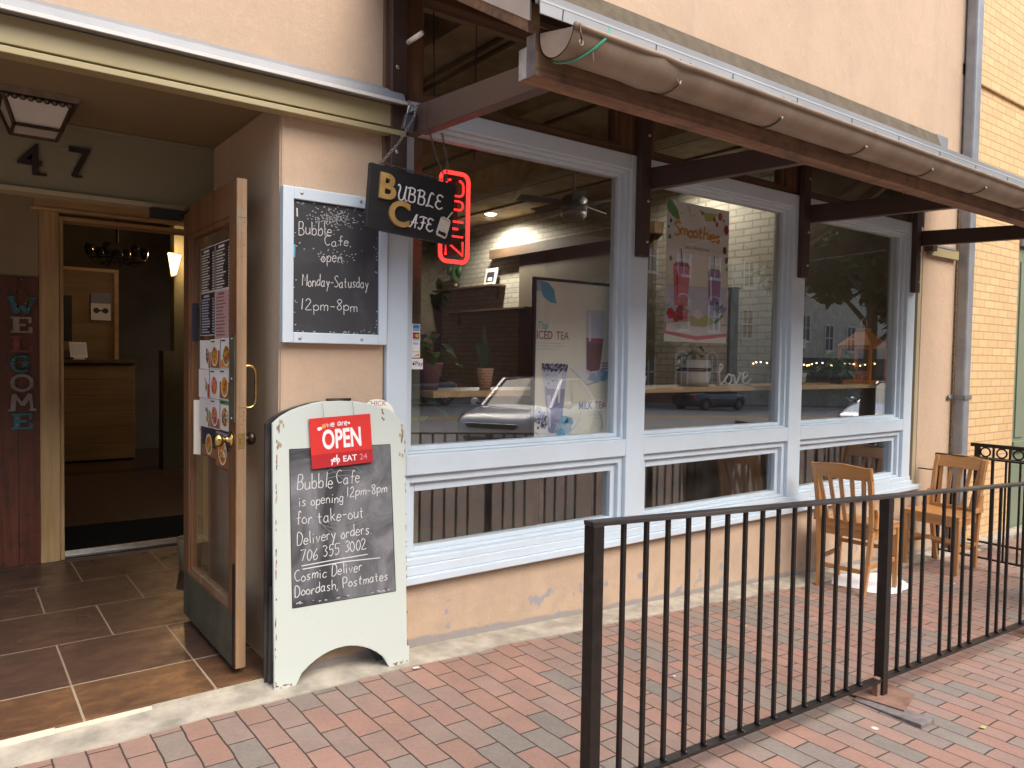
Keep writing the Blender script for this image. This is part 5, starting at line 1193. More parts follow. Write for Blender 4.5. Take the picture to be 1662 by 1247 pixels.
# ornate railing of the neighbour
T = thing('ornate_railing', (7.68, 3.0, gz(7.68, 3)), 'black ornamental railing with a row of rings in front of the yellow brick wall', 'railing')
ox = 7.68; zT, zR, zB = .605, .487, gz(ox, 2.6)+.06
mb = MB(); mb.box(ox-.02, .6, zT-.02, ox+.02, 3.085, zT+.012, M['iron']); mb.build('top_rail', T)
mb = MB(); mb.box(ox-.015, .6, zR-.008, ox+.015, 3.085, zR+.008, M['iron']); mb.build('middle_rail', T)
mb = MB(); mb.box(ox-.015, .6, zB-.008, ox+.015, 3.085, zB+.008, M['iron']); mb.build('bottom_rail', T)
for i in range(18):
    y = 3.03-.135*i
    mb = MB(); mb.torus((ox, y-.0675, (zT-.02+zR+.008)/2), .041, .008, M['iron'], 'X', 16, 6); mb.build('ring', T)
    mb = MB(); th = .02 if i % 6 == 0 else .008; mb.box(ox-th, y-th, gz(ox, y)+.001 if i % 6 == 0 else zB+.0085, ox+th, y+th, zT-.0205, M['iron']); mb.build('picket' if i % 6 else 'post', T)
# white spill / cloth on the bricks under the chairs
rr = random.Random(12); mb = MB(); c = (5.33, 2.76); n = 40; ring = []; ring2 = []
for i in range(n):
    a = 2*PI*i/n; r = 1+.10*math.sin(3*a+1)+.07*math.sin(5*a)+rr.uniform(-.05, .05)
    x = c[0]+.36*r*math.cos(a)+.02*math.sin(a); y = c[1]+.235*r*math.sin(a)
    ring.append((x, y, gz(x, y)+.003)); x2 = c[0]+(x-c[0])*.86; y2 = c[1]+(y-c[1])*.86; ring2.append((x2, y2, gz(x2, y2)+.012+.004*rr.random()))
mb.add(ring+ring2+[(c[0], c[1], gz(*c)+.013)], [(i, (i+1) % n, n+(i+1) % n, n+i) for i in range(n)]+[(n+i, n+(i+1) % n, 2*n) for i in range(n)], M['cloth'], True)
tag(mb.build('white_cloth', at=(c[0], c[1], gz(*c))), 'crumpled white cloth lying flat on the bricks under the first chair', 'cloth')
# little litter
def flake(x, y, s, m, name, label, cat):
    mb = MB(); a = rr.uniform(0, 6); P = [(x+s*math.cos(a+q*1.26)*rr.uniform(.5, 1), y+s*.7*math.sin(a+q*1.26)*rr.uniform(.6, 1), gz(x, y)+.004+.006*rr.random()) for q in range(5)]
    mb.add(P, [(0, 1, 2, 3, 4)], m); o = mb.build(name, at=(x, y, gz(x, y))); tag(o, label, cat)
flake(3.37, 1.27, .022, M['lime'], 'fallen_leaf', 'single yellow leaf on the bricks outside the railing', 'leaf')
flake(3.55, 2.55, .02, M['lime'], 'fallen_leaf', 'pale green leaf on the patio bricks inside the railing', 'leaf')
flake(1.66, 2.90, .028, M['signwhite'], 'paper_scrap', 'white paper scrap beside the foot of the sandwich board', 'scrap')
flake(2.62, 2.25, .012, M['signwhite'], 'paper_scrap', 'tiny white paper scrap behind the first railing pickets', 'scrap')
flake(5.9, 2.45, .014, M['signwhite'], 'paper_scrap', 'tiny white paper scrap on the bricks near the second chair', 'scrap')

# ---------------------------------------------------------------- chairs
def make_chair(loc, rz, label):
    T = thing('wooden_chair', loc, label, 'chair', 'oak slat-back chairs on the patio', rz)
    w, wx = M['chairwood'], M['chairwood_x']
    # seat: dished board, forward is +X
    mb = MB(); n = 8; top = []; bot = []
    for i in range(n+1):
        for j in range(n+1):
            x = -.19+.40*i/n; hw = .175+.045*(i/n); y = -hw+2*hw*j/n
            d = .014*math.exp(-((i/n-.45)/.3)**2)*(1-.35*math.cos(2*PI*(j/n))*1.0)
            top.append((x, y, .462-d*math.sin(PI*j/n)**.5)); bot.append((x, y, .434))
    k = (n+1)**2; fs = []
    for i in range(n):
        for j in range(n):
            a = i*(n+1)+j; fs.append((a, a+n+1, a+n+2, a+1)); fs.append((k+a, k+a+1, k+a+n+2, k+a+n+1))
    edge = [i*(n+1) for i in range(n+1)]+[n*(n+1)+j for j in range(1, n+1)]+[i*(n+1)+n for i in range(n-1, -1, -1)]+[j for j in range(n-1, 0, -1)]
    for q in range(len(edge)): a, b = edge[q], edge[(q+1) % len(edge)]; fs.append((a, b, k+b, k+a))
    mb.add(top+bot, fs, wx); mb.build('seat', T, .006, True)
    mb = MB(); mb.bar((-.17, -.165, .405), (-.17, .165, .405), .022, .058, wx); mb.build('apron', T, .003, True)
    mb = MB(); mb.bar((.185, -.19, .405), (.185, .19, .405), .022, .058, wx); mb.build('apron', T, .003, True)
    for s in (-1, 1):
        mb = MB(); mb.bar((-.165, s*.166, .405), (.18, s*.196, .405), .022, .058, w); mb.build('apron', T, .003, True)
        mb = MB(); x, y = .185, s*.197
        mb.hexa([(x-.010, y-.014, 0), (x+.014, y-.014, 0), (x+.014, y+.014, 0), (x-.010, y+.014, 0)], [(x-.02, y-.021, .433), (x+.019, y-.021, .433), (x+.019, y+.021, .433), (x-.02, y+.021, .433)], w); mb.build('leg', T, .004, True)
        # rear leg runs up into the raked back post
        mb = MB(); path = [(-.225, .0), (-.195, .22), (-.185, .43), (-.20, .60), (-.235, .76), (-.275, .872)]
        for (xa, za), (xb, zb_) in zip(path, path[1:]):
            ya = s*(.150+.03*min(1, za/.43)+.012*max(0, za-.43)); yb = s*(.150+.03*min(1, zb_/.43)+.012*max(0, zb_-.43)); ta, tb = (.016+.004*min(1, za/.43), .016+.004*min(1, zb_/.43))
            mb.hexa([(xa-ta, ya-.015, za), (xa+ta, ya-.015, za), (xa+ta, ya+.015, za), (xa-ta, ya+.015, za)], [(xb-tb, yb-.015, zb_), (xb+tb, yb-.015, zb_), (xb+tb, yb+.015, zb_), (xb-tb, yb+.015, zb_)], w)
        mb.build('leg', T, .003, True)
        mb = MB(Matrix.Translation((0, s*.205, 0))); mb.prism([(-.20, .462), (-.075, .463), (-.09, .485), (-.12, .505), (-.15, .555), (-.175, .59), (-.20, .595), (-.185, .53)], -.012, .012, w); mb.build('corner_bracket', T, .004, True)
        mb = MB(); mb.bar((-.19, s*.170, .20), (.185, s*.192, .20), .018, .03, w); mb.build('stretcher', T, .003, True)
    mb = MB(); mb.bar((.185, -.185, .265), (.185, .185, .265), .018, .03, wx); mb.build('stretcher', T, .003, True)
    mb = MB(); mb.bar((-.197, -.16, .16), (-.197, .16, .16), .018, .03, wx); mb.build('stretcher', T, .003, True)
    # crest rail with a raised middle, curved in plan
    mb = MB(); n = 14; vs = []
    for i in range(n+1):
        t = i/n*2-1; y = .205*t; bow = -.022*(1-t*t); zt_ = .872+.018*math.cos(PI*t/2)**2+(.004 if abs(t) > .9 else 0); zb_ = .785-.004*(1-t*t)
        for dx, zz_, kx in ((-.011, zb_, .78), (.011, zb_, .78), (.011, zt_, .9), (-.011, zt_, .9)): vs.append((-.245-.38*(zz_-.785)+bow+dx, y, zz_))
    fs = [(4*i+q, 4*i+(q+1) % 4, 4*i+4+(q+1) % 4, 4*i+4+q) for i in range(n) for q in range(4)]+[(3, 2, 1, 0), (4*n, 4*n+1, 4*n+2, 4*n+3)]
    mb.add(vs, fs, wx, False); mb.build('crest_rail', T, .004, True)
    for i in range(5):
        t = (i-2)/2.55; y0 = .165*t*.95; y1 = .190*t
        mb = MB(); P = []
        for q in range(9):
            u = q/8; z = .455+u*.34; x = -.172-.085*u-.03*math.sin(PI*u)*(.4)-.022*(1-t*t)*u+.012*math.sin(PI*u)
            P.append((x, y0+(y1-y0)*u, z))
        for (a, b) in zip(P, P[1:]): mb.hexa([(a[0]-.006, a[1]-.0135, a[2]), (a[0]+.006, a[1]-.0135, a[2]), (a[0]+.006, a[1]+.0135, a[2]), (a[0]-.006, a[1]+.0135, a[2])], [(b[0]-.006, b[1]-.0135, b[2]), (b[0]+.006, b[1]-.0135, b[2]), (b[0]+.006, b[1]+.0135, b[2]), (b[0]-.006, b[1]+.0135, b[2])], w)
        mb.build('slat', T, 0, True)
    mb = MB(); mb.bar((-.170, -.165, .474), (-.170, .165, .474), .02, .024, wx); mb.build('back_rail', T, .003, True)
    return T
c1 = make_chair((5.09, 2.765, gz(5.09, 2.765)+.002), math.radians(6), 'oak slat-back chair seen from behind, standing on the white cloth below the third window')
c2 = copy_tree(c1); c2.location = (6.41, 2.765, gz(6.41, 2.765)+.004); c2.rotation_euler = (0, 0, math.radians(178))
c2['label'] = 'oak slat-back chair facing left in front of the short end railing'

# ---------------------------------------------------------------- behind the shop windows
T = thing('window_counter', (4.2, 3.45, 1.13), 'long pine plank counter running along inside the shop windows', 'counter')
mb = MB(); mb.box(1.97, 3.30, 1.135, 6.94, 3.66, 1.168, M['counterwood']); mb.build('top', T, .003)
mb = MB(); mb.box(1.97, 3.575, 0, 6.94, 3.598, 1.134, M['interior_dark']); mb.build('front_panel', T)
for x in (2.3, 4.0, 5.6, 6.85):
    mb = MB(); mb.bar((x, 3.62, 0), (x, 3.62, 1.134), .04, .04, M['shelf']); mb.build('leg', T)
def leaf(mb, base, d, L, wd, m, droop=.3, n=4):
    base = Vector(base); d = Vector(d).normalized(); s = d.cross(Vector((0, 0, 1)))
    s = s.normalized() if s.length > .1 else Vector((1, 0, 0)); vs = []
    for i in range(n+1):
        t = i/n; p = base+d*(L*t)+Vector((0, 0, -droop*L*t*t)); ww = wd*math.sin(PI*min(1, t*.92+.06))**.8
        up = Vector((0, 0, .18*ww)); vs += [p-s*ww+up, p, p+s*ww+up]
    fs = []
    for i in range(n): a = 3*i; fs += [(a, a+1, a+4, a+3), (a+1, a+2, a+5, a+4)]
    mb.add(vs, fs, m, True)
def pothos(T, c, n, spread, drop, leafm, seed, L=.075):
    rr = random.Random(seed); mb = MB(); st = MB()
    for i in range(n):
        a = rr.uniform(0, 2*PI); r = rr.uniform(.2, 1)*spread; z = rr.uniform(-drop, .16) if i % 3 == 0 else rr.uniform(-.02, .17)
        p = Vector(c)+Vector((r*math.cos(a), r*math.sin(a)*.6, z))
        st.tube(smooth_path([tuple(c), tuple(Vector(c).lerp(p, .5)+Vector((0, 0, .05))), tuple(p)], 3), .002, M['houseleaf'], 4)
        leaf(mb, p, (math.cos(a), math.sin(a)-.3, rr.uniform(-.4, .3)), L*rr.uniform(.7, 1.3), L*.36*rr.uniform(.8, 1.2), leafm, .5)
    st.build('stem', T); mb.build('foliage', T)
T = thing('trailing_plant', (2.03, 3.47, 1.17), 'trailing green pothos in a dark red pot at the left end of the counter', 'plant')
mb = MB(); mb.lathe([(0, 0), (.06, 0), (.085, .13), (.092, .14), (.085, .145), (.075, .13), (0, .12)], M['mauve'], (2.03, 3.47, 1.169)); mb.build('pot', T)
pothos(T, (2.03, 3.45, 1.31), 26, .16, .30, M['houseleaf'], 3)
mb = MB(); rr = random.Random(6)
for i in range(12): leaf(mb, (1.96+rr.uniform(-.06, .06), 3.42, 1.30+rr.uniform(0, .08)), (rr.uniform(-1, 1), rr.uniform(-.6, .2), rr.uniform(.2, .8)), .07, .02, M['redleaf'], .4)
mb.build('red_foliage', T)
T = thing('snake_plant', (2.37, 3.42, 1.17), 'upright broad-leaved plant in a woven terracotta coloured pot on the counter', 'plant')
mb = MB(); mb.lathe([(0, 0), (.03, 0), (.045, .10), (.047, .115), (.042, .115), (.038, .10), (0, .095)], M['terracotta'], (2.37, 3.42, 1.169)); mb.build('pot', T)
mb = MB(); 
for d, L, wd in (((-.05, 0, 1), .25, .020), ((-.40, -.05, 1), .17, .024), ((.12, .1, 1), .16, .018), ((-.2, .2, 1), .14, .018)): 
    base = Vector((2.37, 3.42, 1.275)); d = Vector(d).normalized(); vs = []
    for i in range(7):
        t = i/6; ww = wd*math.sin(PI*min(1, t*.9+.1))**.7; p = base+d*(L*t); vs += [p+Vector((-ww, 0, 0)), p+Vector((0, .004, 0)), p+Vector((ww, 0, 0))]
    mb.add(vs, [f for i in range(6) for f in ((3*i, 3*i+1, 3*i+4, 3*i+3), (3*i+1, 3*i+2, 3*i+5, 3*i+4))], M['darkleaf'], True)
mb.build('foliage', T)
T = thing('barrel_planter', (4.16, 3.46, 1.17), 'pale wooden barrel planter with a dark hoop on the counter by the smoothies poster', 'planter')
mb = MB(); mb.lathe([(0, 0), (.10, 0), (.115, .06), (.117, .12), (.110, .18), (.10, .18), (.098, .15), (0, .15)], M['potwhite'], (4.16, 3.46, 1.169), 24); mb.build('pot', T)
mb = MB(); mb.lathe([(.1175, .10), (.1195, .10), (.1195, .125), (.1175, .125)], M['bronze'], (4.16, 3.46, 1.169), 24); mb.build('hoop', T)
pothos(T, (4.16, 3.46, 1.33), 16, .11, .02, M['darkleaf'], 8, .05)
T = thing('small_plant', (3.62, 3.45, 1.17), 'small spiky green plant in a pale pot at the left edge of the second window', 'plant')
mb = MB(); mb.lathe([(0, 0), (.03, 0), (.042, .07), (.038, .07), (0, .06)], M['potwhite'], (3.62, 3.45, 1.169)); mb.build('pot', T)
mb = MB(); rr = random.Random(1)
for i in range(16): a = rr.uniform(0, 6.28); leaf(mb, (3.62, 3.45, 1.235), (math.cos(a)*.5, math.sin(a)*.5, 1), .13, .007, M['houseleaf'], .15)
mb.build('foliage', T)
T = thing('love_sign', (4.53, 3.40, 1.17), 'white script love tube sign standing on the counter', 'tube sign')
mb = MB(); yL = 3.40; k = .0118
LV = ["0,7 2,9 3,11 1.5,12 .8,9 1,3 2,0 4,2 6,5", "6,5 5,2 7,0 9,2 9,5 7,6 6,4", "9,5 11,5 12,0 15,6 14,7", "14,7 17,6 17,3", "17,3 20,5 20,7 18,7 17,3 19,0 23,3"]
for pl in LV: mb.tube([(4.345+p[0]*k*1.4, yL, 1.178+p[1]*k) for p in smooth_path([tuple(float(q) for q in p.split(',')) for p in pl.split(' ')], 5)], .0065, M['signwhite'], 7)
mb.build('tube', T)
mb = MB(); mb.box(4.35, 3.39, 1.1685, 4.72, 3.43, 1.1775, M['potwhite']); mb.build('base', T)
T = thing('candle_lantern', (6.38, 3.47, 1.17), 'orange wooden candle lantern with glass sides on the counter in the third window', 'lantern')
mb = MB(); L = M['lantern']; cx, cy, hw = 6.38, 3.455, .135; z0 = 1.1685
mb.box(cx-hw-.01, cy-hw-.01, z0, cx+hw+.01, cy+hw+.01, z0+.025, L)
for sx in (-1, 1):
    for sy in (-1, 1): mb.box(cx+sx*hw-.012, cy+sy*hw-.012, z0+.025, cx+sx*hw+.012, cy+sy*hw+.012, z0+.30, L)
mb.box(cx-hw-.02, cy-hw-.02, z0+.30, cx+hw+.02, cy+hw+.02, z0+.325, L); mb.build('frame', T, .003)
mb = MB(); mb.hexa([(cx-hw-.02, cy-hw-.02, z0+.326), (cx+hw+.02, cy-hw-.02, z0+.326), (cx+hw+.02, cy+hw+.02, z0+.326), (cx-hw-.02, cy+hw+.02, z0+.326)], [(cx-.04, cy-.04, z0+.45), (cx+.04, cy-.04, z0+.45), (cx+.04, cy+.04, z0+.45), (cx-.04, cy+.04, z0+.45)], L); mb.box(cx-.045, cy-.045, z0+.4505, cx+.045, cy+.045, z0+.475, L); mb.build('roof', T, .003)
mb = MB(); mb.tube([(cx+.05*math.cos(a), cy, z0+.475+.09*math.sin(a)) for a in [PI*q/10 for q in range(11)]], .004, M['steel'], 6); mb.build('handle', T)
mb = MB(); mb.lathe([(0, 0), (.035, 0), (.045, .07), (.05, .08), (.04, .08), (0, .07)], M['terracotta'], (cx, cy, z0+.0255)); mb.build('candle_pot', T)
T = thing('ivy_plant', (5.95, 3.45, 1.17), 'bushy trailing ivy spilling over the counter beside the lantern', 'plant')
mb = MB(); mb.lathe([(0, 0), (.05, 0), (.07, .09), (.065, .095), (0, .085)], M['bronze'], (5.95, 3.45, 1.169)); mb.build('pot', T)
pothos(T, (5.95, 3.42, 1.27), 60, .21, .36, M['houseleaf'], 5, .06)
T = thing('orchid', (5.42, 3.45, 1.17), 'white flowering orchid at the left edge of the third window', 'plant')
mb = MB(); mb.lathe([(0, 0), (.04, 0), (.055, .09), (.05, .09), (0, .08)], M['potwhite'], (5.42, 3.45, 1.169)); mb.build('pot', T)
mb = MB()
for a in range(5): leaf(mb, (5.42, 3.45, 1.26), (math.cos(a*1.3), math.sin(a*1.3)*.6, .35), .16, .03, M['houseleaf'], .5)
mb.tube(smooth_path([(5.42, 3.45, 1.26), (5.44, 3.45, 1.40), (5.40, 3.43, 1.50), (5.33, 3.42, 1.50)], 4), .003, M['houseleaf'], 5); mb.build('foliage', T)
mb = MB()
for i in range(6):
    c = Vector((5.44-.03*i, 3.425, 1.475+.02*math.sin(i*1.1)))
    for q in range(5): leaf(mb, c, (math.cos(q*1.26), -.3, math.sin(q*1.26)), .04, .014, M['signwhite'], 0, 3)
mb.build('flower', T)
T = thing('string_lights', (6.0, 3.58, 1.33), 'string of small warm bulbs along the counter in the third window', 'string lights')
mb = MB(); P = [(5.05+.06*i, 3.62+.02*math.sin(i), 1.335+.012*math.sin(i*.9)) for i in range(31)]; mb.tube(P, .0025, M['bronze'], 5); mb.build('wire', T)
for i, p in enumerate(P):
    if i % 1 == 0: mb = MB(); mb.sphere((p[0], p[1]-.004, p[2]-.008), .0062, M['bulb'], 5); mb.build('bulb', T)
T = thing('wooden_post', (5.82, 4.4, 0), 'dark brown square post standing inside behind the love sign', 'post')
mb = MB(); mb.box(5.79, 4.37, 0, 5.86, 4.44, 2.0, M['shelf']); mb.build('shaft', T, .004); mb = MB(); mb.box(5.78, 4.36, 2.0, 5.87, 4.45, 2.02, M['shelf']); mb.build('cap', T, .003)
# ceiling fan
T = thing('ceiling_fan', (5.25, 6.0, 3.47), 'grey ceiling fan hanging in the cafe seen through the first window', 'fan')
mb = MB(); mb.tube([(5.25, 6.0, 3.05), (5.25, 6.0, 3.46)], .012, M['galv'], 8); mb.lathe([(0, 0), (.07, 0), (.06, .04), (.02, .06)], M['galv'], (5.25, 6.0, 3.40)); mb.build('rod', T)
mb = MB(); mb.lathe([(0, -.085), (.10, -.08), (.13, -.04), (.135, 0)], M['lampglass'], (5.25, 6.0, 2.86)); mb.build('light_bowl', T)
mb = MB(); mb.lathe([(.135, 0), (.14, .05), (.14, .13), (.09, .17), (.02, .19)], M['galv'], (5.25, 6.0, 2.861)); mb.build('motor', T)
for i in range(5):
    a = 2*PI*i/5+.35; R = Matrix.Translation((5.25, 6.0, 2.96)) @ Matrix.Rotation(a, 4, 'Z') @ Matrix.Rotation(math.radians(14), 4, 'X')
    mb = MB(R); mb.hexa([(.12, -.03, -.004), (.25, -.06, -.004), (.62, -.07, -.004), (.62, .07, -.004)], [(.12, -.03, .004), (.25, -.06, .004), (.62, -.07, .004), (.62, .07, .004)], M['galv']); mb.hexa([(.12, -.03, -.0041), (.62, .07, -.0041), (.25, .06, -.0041), (.12, .03, -.0041)], [(.12, -.03, .0041), (.62, .07, .0041), (.25, .06, .0041), (.12, .03, .0041)], M['galv']); mb.build('blade', T)
for k, (x, y, e) in enumerate(((6.5, 9.3, 140), (6.45, 5.5, 40))):
    T = thing('downlight', (x, y, 3.47), ('lit round recessed ceiling light by the far end of the painted brick wall' if k == 0 else 'lit recessed ceiling light above the smoothies poster'), 'ceiling light')
    mb = MB(); mb.lathe([(.087, -.006), (.11, -.004), (.11, .0), (.087, .0)], M['signwhite'], (x, y, 3.466), 24); mb.build('rim', T)
    mb = MB(); mb.lathe([(0, -.022), (.06, -.018), (.085, -.004), (.085, .0), (0, .0)], M['downlight'], (x, y, 3.461), 24); mb.build('lens', T)
    ld = bpy.data.lights.new('downlight_lamp', 'SPOT'); ld.energy = e; ld.spot_size = math.radians(168); ld.spot_blend = .5; ld.color = (1, .93, .80); ld.shadow_soft_size = .07
    lo = bpy.data.objects.new('downlight_lamp', ld); C.objects.link(lo); lo.location = (0, 0, -.05); lo.parent = T
def wallshelf(name, label, z, ya, yb):
    T = thing(name, (6.85, (ya+yb)/2, z), label, 'shelf'); mb = MB(); mb.box(6.70, ya, z-.03, 6.949, yb, z, M['shelf']); mb.build('board', T, .003)
    for y in (ya+.2, yb-.2): mb = MB(); mb.bar((6.94, y, z-.2), (6.94, y, z-.031), .02, .018, M['bronze']); mb.bar((6.72, y, z-.04), (6.94, y, z-.19), .015, .015, M['bronze']); mb.build('bracket', T)
wallshelf('wall_shelf', 'dark shelf on the painted brick wall carrying a cactus', 2.46, 9.5, 11.3)
wallshelf('wall_shelf', 'lower dark shelf on the painted brick wall below the cactus', 2.08, 8.7, 11.0)
T = thing('cactus', (6.82, 10.75, 2.46), 'dark green potted cactus on the upper wall shelf', 'plant')
mb = MB(); mb.lathe([(0, 0), (.06, 0), (.08, .1), (0, .1)], M['bronze'], (6.82, 10.75, 2.461)); mb.build('pot', T)
mb = MB(); mb.sphere((6.82, 10.75, 2.69), .13, M['darkleaf'], 8, (.6, .8, 1.1)); mb.sphere((6.80, 10.60, 2.76), .08, M['darkleaf'], 7, (.6, .8, 1.1)); mb.sphere((6.80, 10.90, 2.78), .08, M['darkleaf'], 7, (.6, .8, 1.1)); mb.build('body', T)
T = thing('framed_photo', (6.80, 9.75, 2.46), 'small pale framed picture leaning on the upper wall shelf', 'picture')
mb = MB(Matrix.Translation((6.80, 9.75, 2.461)) @ Matrix.Rotation(math.radians(12), 4, 'Y')); mb.box(0, -.15, 0, .02, .15, .27, M['potwhite']); mb.build('frame', T)
mb = MB(Matrix.Translation((6.80, 9.75, 2.461)) @ Matrix.Rotation(math.radians(12), 4, 'Y')); mb.box(-.002, -.10, .05, -.0005, .10, .21, M['ink']); mb.box(-.003, -.06, .07, -.0021, .05, .12, M['paper']); mb.build('picture', T)
# seating deep in the room
for k, (x, y) in enumerate(((3.3, 5.2), (4.6, 5.6))):
    T = thing('cafe_table', (x, y, 0), 'dark square cafe table %s' % ('behind the tea poster' if k == 0 else 'further back beyond the second window'), 'table', 'tables inside the cafe')
    mb = MB(); mb.box(x-.35, y-.35, .71, x+.35, y+.35, .74, M['shelf']); mb.build('tabletop', T, .004); mb = MB(); mb.lathe([(0, 0), (.22, 0), (.22, .015), (.04, .03), (.035, .70), (.1, .709), (0, .709)], M['bronze'], (x, y, .001)); mb.build('pedestal', T)
# ---------------------------------------------------------------- through the open doorway
T = thing('order_counter', (1.2, 10.6, 0), 'low plank-fronted wooden order counter inside the doorway', 'counter')
mb = MB()
for i in range(6): mb.box(.3, 10.30, .02+.195*i, 1.87, 10.34, .212+.195*i, M['plank'])
mb.box(.3, 10.341, .0, 1.868, 10.95, 1.18, M['interior_dark']); mb.build('front', T, .004)
mb = MB(); mb.box(.28, 10.26, 1.192, 1.90, 11.0, 1.232, M['shelf']); mb.build('top', T, .004)
T = thing('wood_screen', (1.3, 10.65, 1.24), 'pale wooden screen standing on the order counter', 'screen')
mb = MB(); mb.box(.6, 10.68, 1.233, 1.70, 10.70, 2.32, M['plank']); mb.build('panel', T)
mb = MB(); mb.box(1.701, 10.66, 1.233, 1.75, 10.72, 2.36, M['counterwood']); mb.box(.6, 10.66, 2.321, 1.70, 10.72, 2.36, M['counterwood']); mb.build('frame', T)
mb = MB(); mb.box(1.44, 10.655, 1.72, 1.66, 10.659, 2.06, M['paper']); mb.box(1.44, 10.652, 1.93, 1.66, 10.6545, 2.06, M['greytext']); mb.disc(1.50, 1.84, .035, 10.652, M['ink'], 10); mb.disc(1.60, 1.84, .035, 10.652, M['ink'], 10); mb.box(1.5, 10.6525, 1.83, 1.6, 10.654, 1.85, M['ink'])
tag(mb.build('notice', at=(1.55, 10.66, 1.72)), 'blue and white distancing notice taped to the wooden screen', 'notice')
T = thing('monitor', (1.16, 10.5, 1.24), 'black till monitor at the left end of the order counter', 'monitor')
mb = MB(); mb.box(1.02, 10.5, 1.45, 1.22, 10.54, 2.0, M['blackplastic']); mb.build('screen', T, .005); mb = MB(); mb.lathe([(0, 0), (.1, 0), (.1, .01), (.02, .02), (.02, .22), (0, .22)], M['blackplastic'], (1.12, 10.55, 1.2325)); mb.build('stand', T)
T = thing('card_reader', (1.28, 10.42, 1.24), 'tilted white tablet on a small stand on the order counter', 'tablet')
mb = MB(Matrix.Translation((1.28, 10.40, 1.26)) @ Matrix.Rotation(math.radians(-35), 4, 'X')); mb.box(-.09, 0, 0, .09, .015, .22, M['signwhite']); mb.box(-.075, -.001, .02, .075, -.0005, .2, M['lav2']); mb.build('tablet', T)
mb = MB(); mb.box(1.22, 10.40, 1.2325, 1.34, 10.52, 1.258, M['paper']); mb.build('stand', T)
T = thing('wall_sconce', (2.13, 9.26, 2.3), 'glowing amber wall light on the green post inside the doorway', 'lamp')
mb = MB(); mb.prism([(2.02, 2.46), (2.15, 2.44), (2.10, 2.22), (2.06, 2.20)], 9.20, 9.26, M['sconce']); mb.build('shade', T); ld = bpy.data.lights.new('sconce_lamp', 'POINT'); ld.energy = 9; ld.color = (1, .62, .3); ld.shadow_soft_size = .08; lo = bpy.data.objects.new('sconce_lamp', ld); C.objects.link(lo); lo.location = (-.05, -.16, .1); lo.parent = T; mb = MB(); mb.box(2.05, 9.261, 2.22, 2.11, 9.279, 2.42, M['bronze']); mb.build('bracket', T)
T = thing('chandelier', (1.22, 7.5, 3.4), 'unlit black iron chandelier with glass shades inside the doorway', 'chandelier')
mb = MB(); mb.tube([(1.22, 7.5, 2.3), (1.22, 7.5, 3.46)], .01, M['bronze'], 6); mb.torus((1.22, 7.5, 2.15), .22, .008, M['bronze'], 'Z', 20, 5); mb.sphere((1.22, 7.5, 2.2), .05, M['bronze'], 6)
for i in range(6): a = i*PI/3; mb.tube(smooth_path([(1.22, 7.5, 2.25), (1.22+.12*math.cos(a), 7.5+.12*math.sin(a), 2.10), (1.22+.22*math.cos(a), 7.5+.22*math.sin(a), 2.16)], 4), .007, M['bronze'], 5)
mb.build('frame', T)
for i in range(6): a = i*PI/3; mb = MB(); mb.lathe([(.02, 0), (.035, .06), (.03, .10)], M['smokeglass'], (1.22+.22*math.cos(a), 7.5+.22*math.sin(a), 2.17), 10); mb.build('glass_shade', T)
mb = MB(); mb.box(.55, 5.80, .0, 1.65, 6.55, .012, M['mat']); tag(mb.build('door_mat', at=(1.1, 6.2, 0)), 'black door mat just inside the doorway threshold', 'mat')
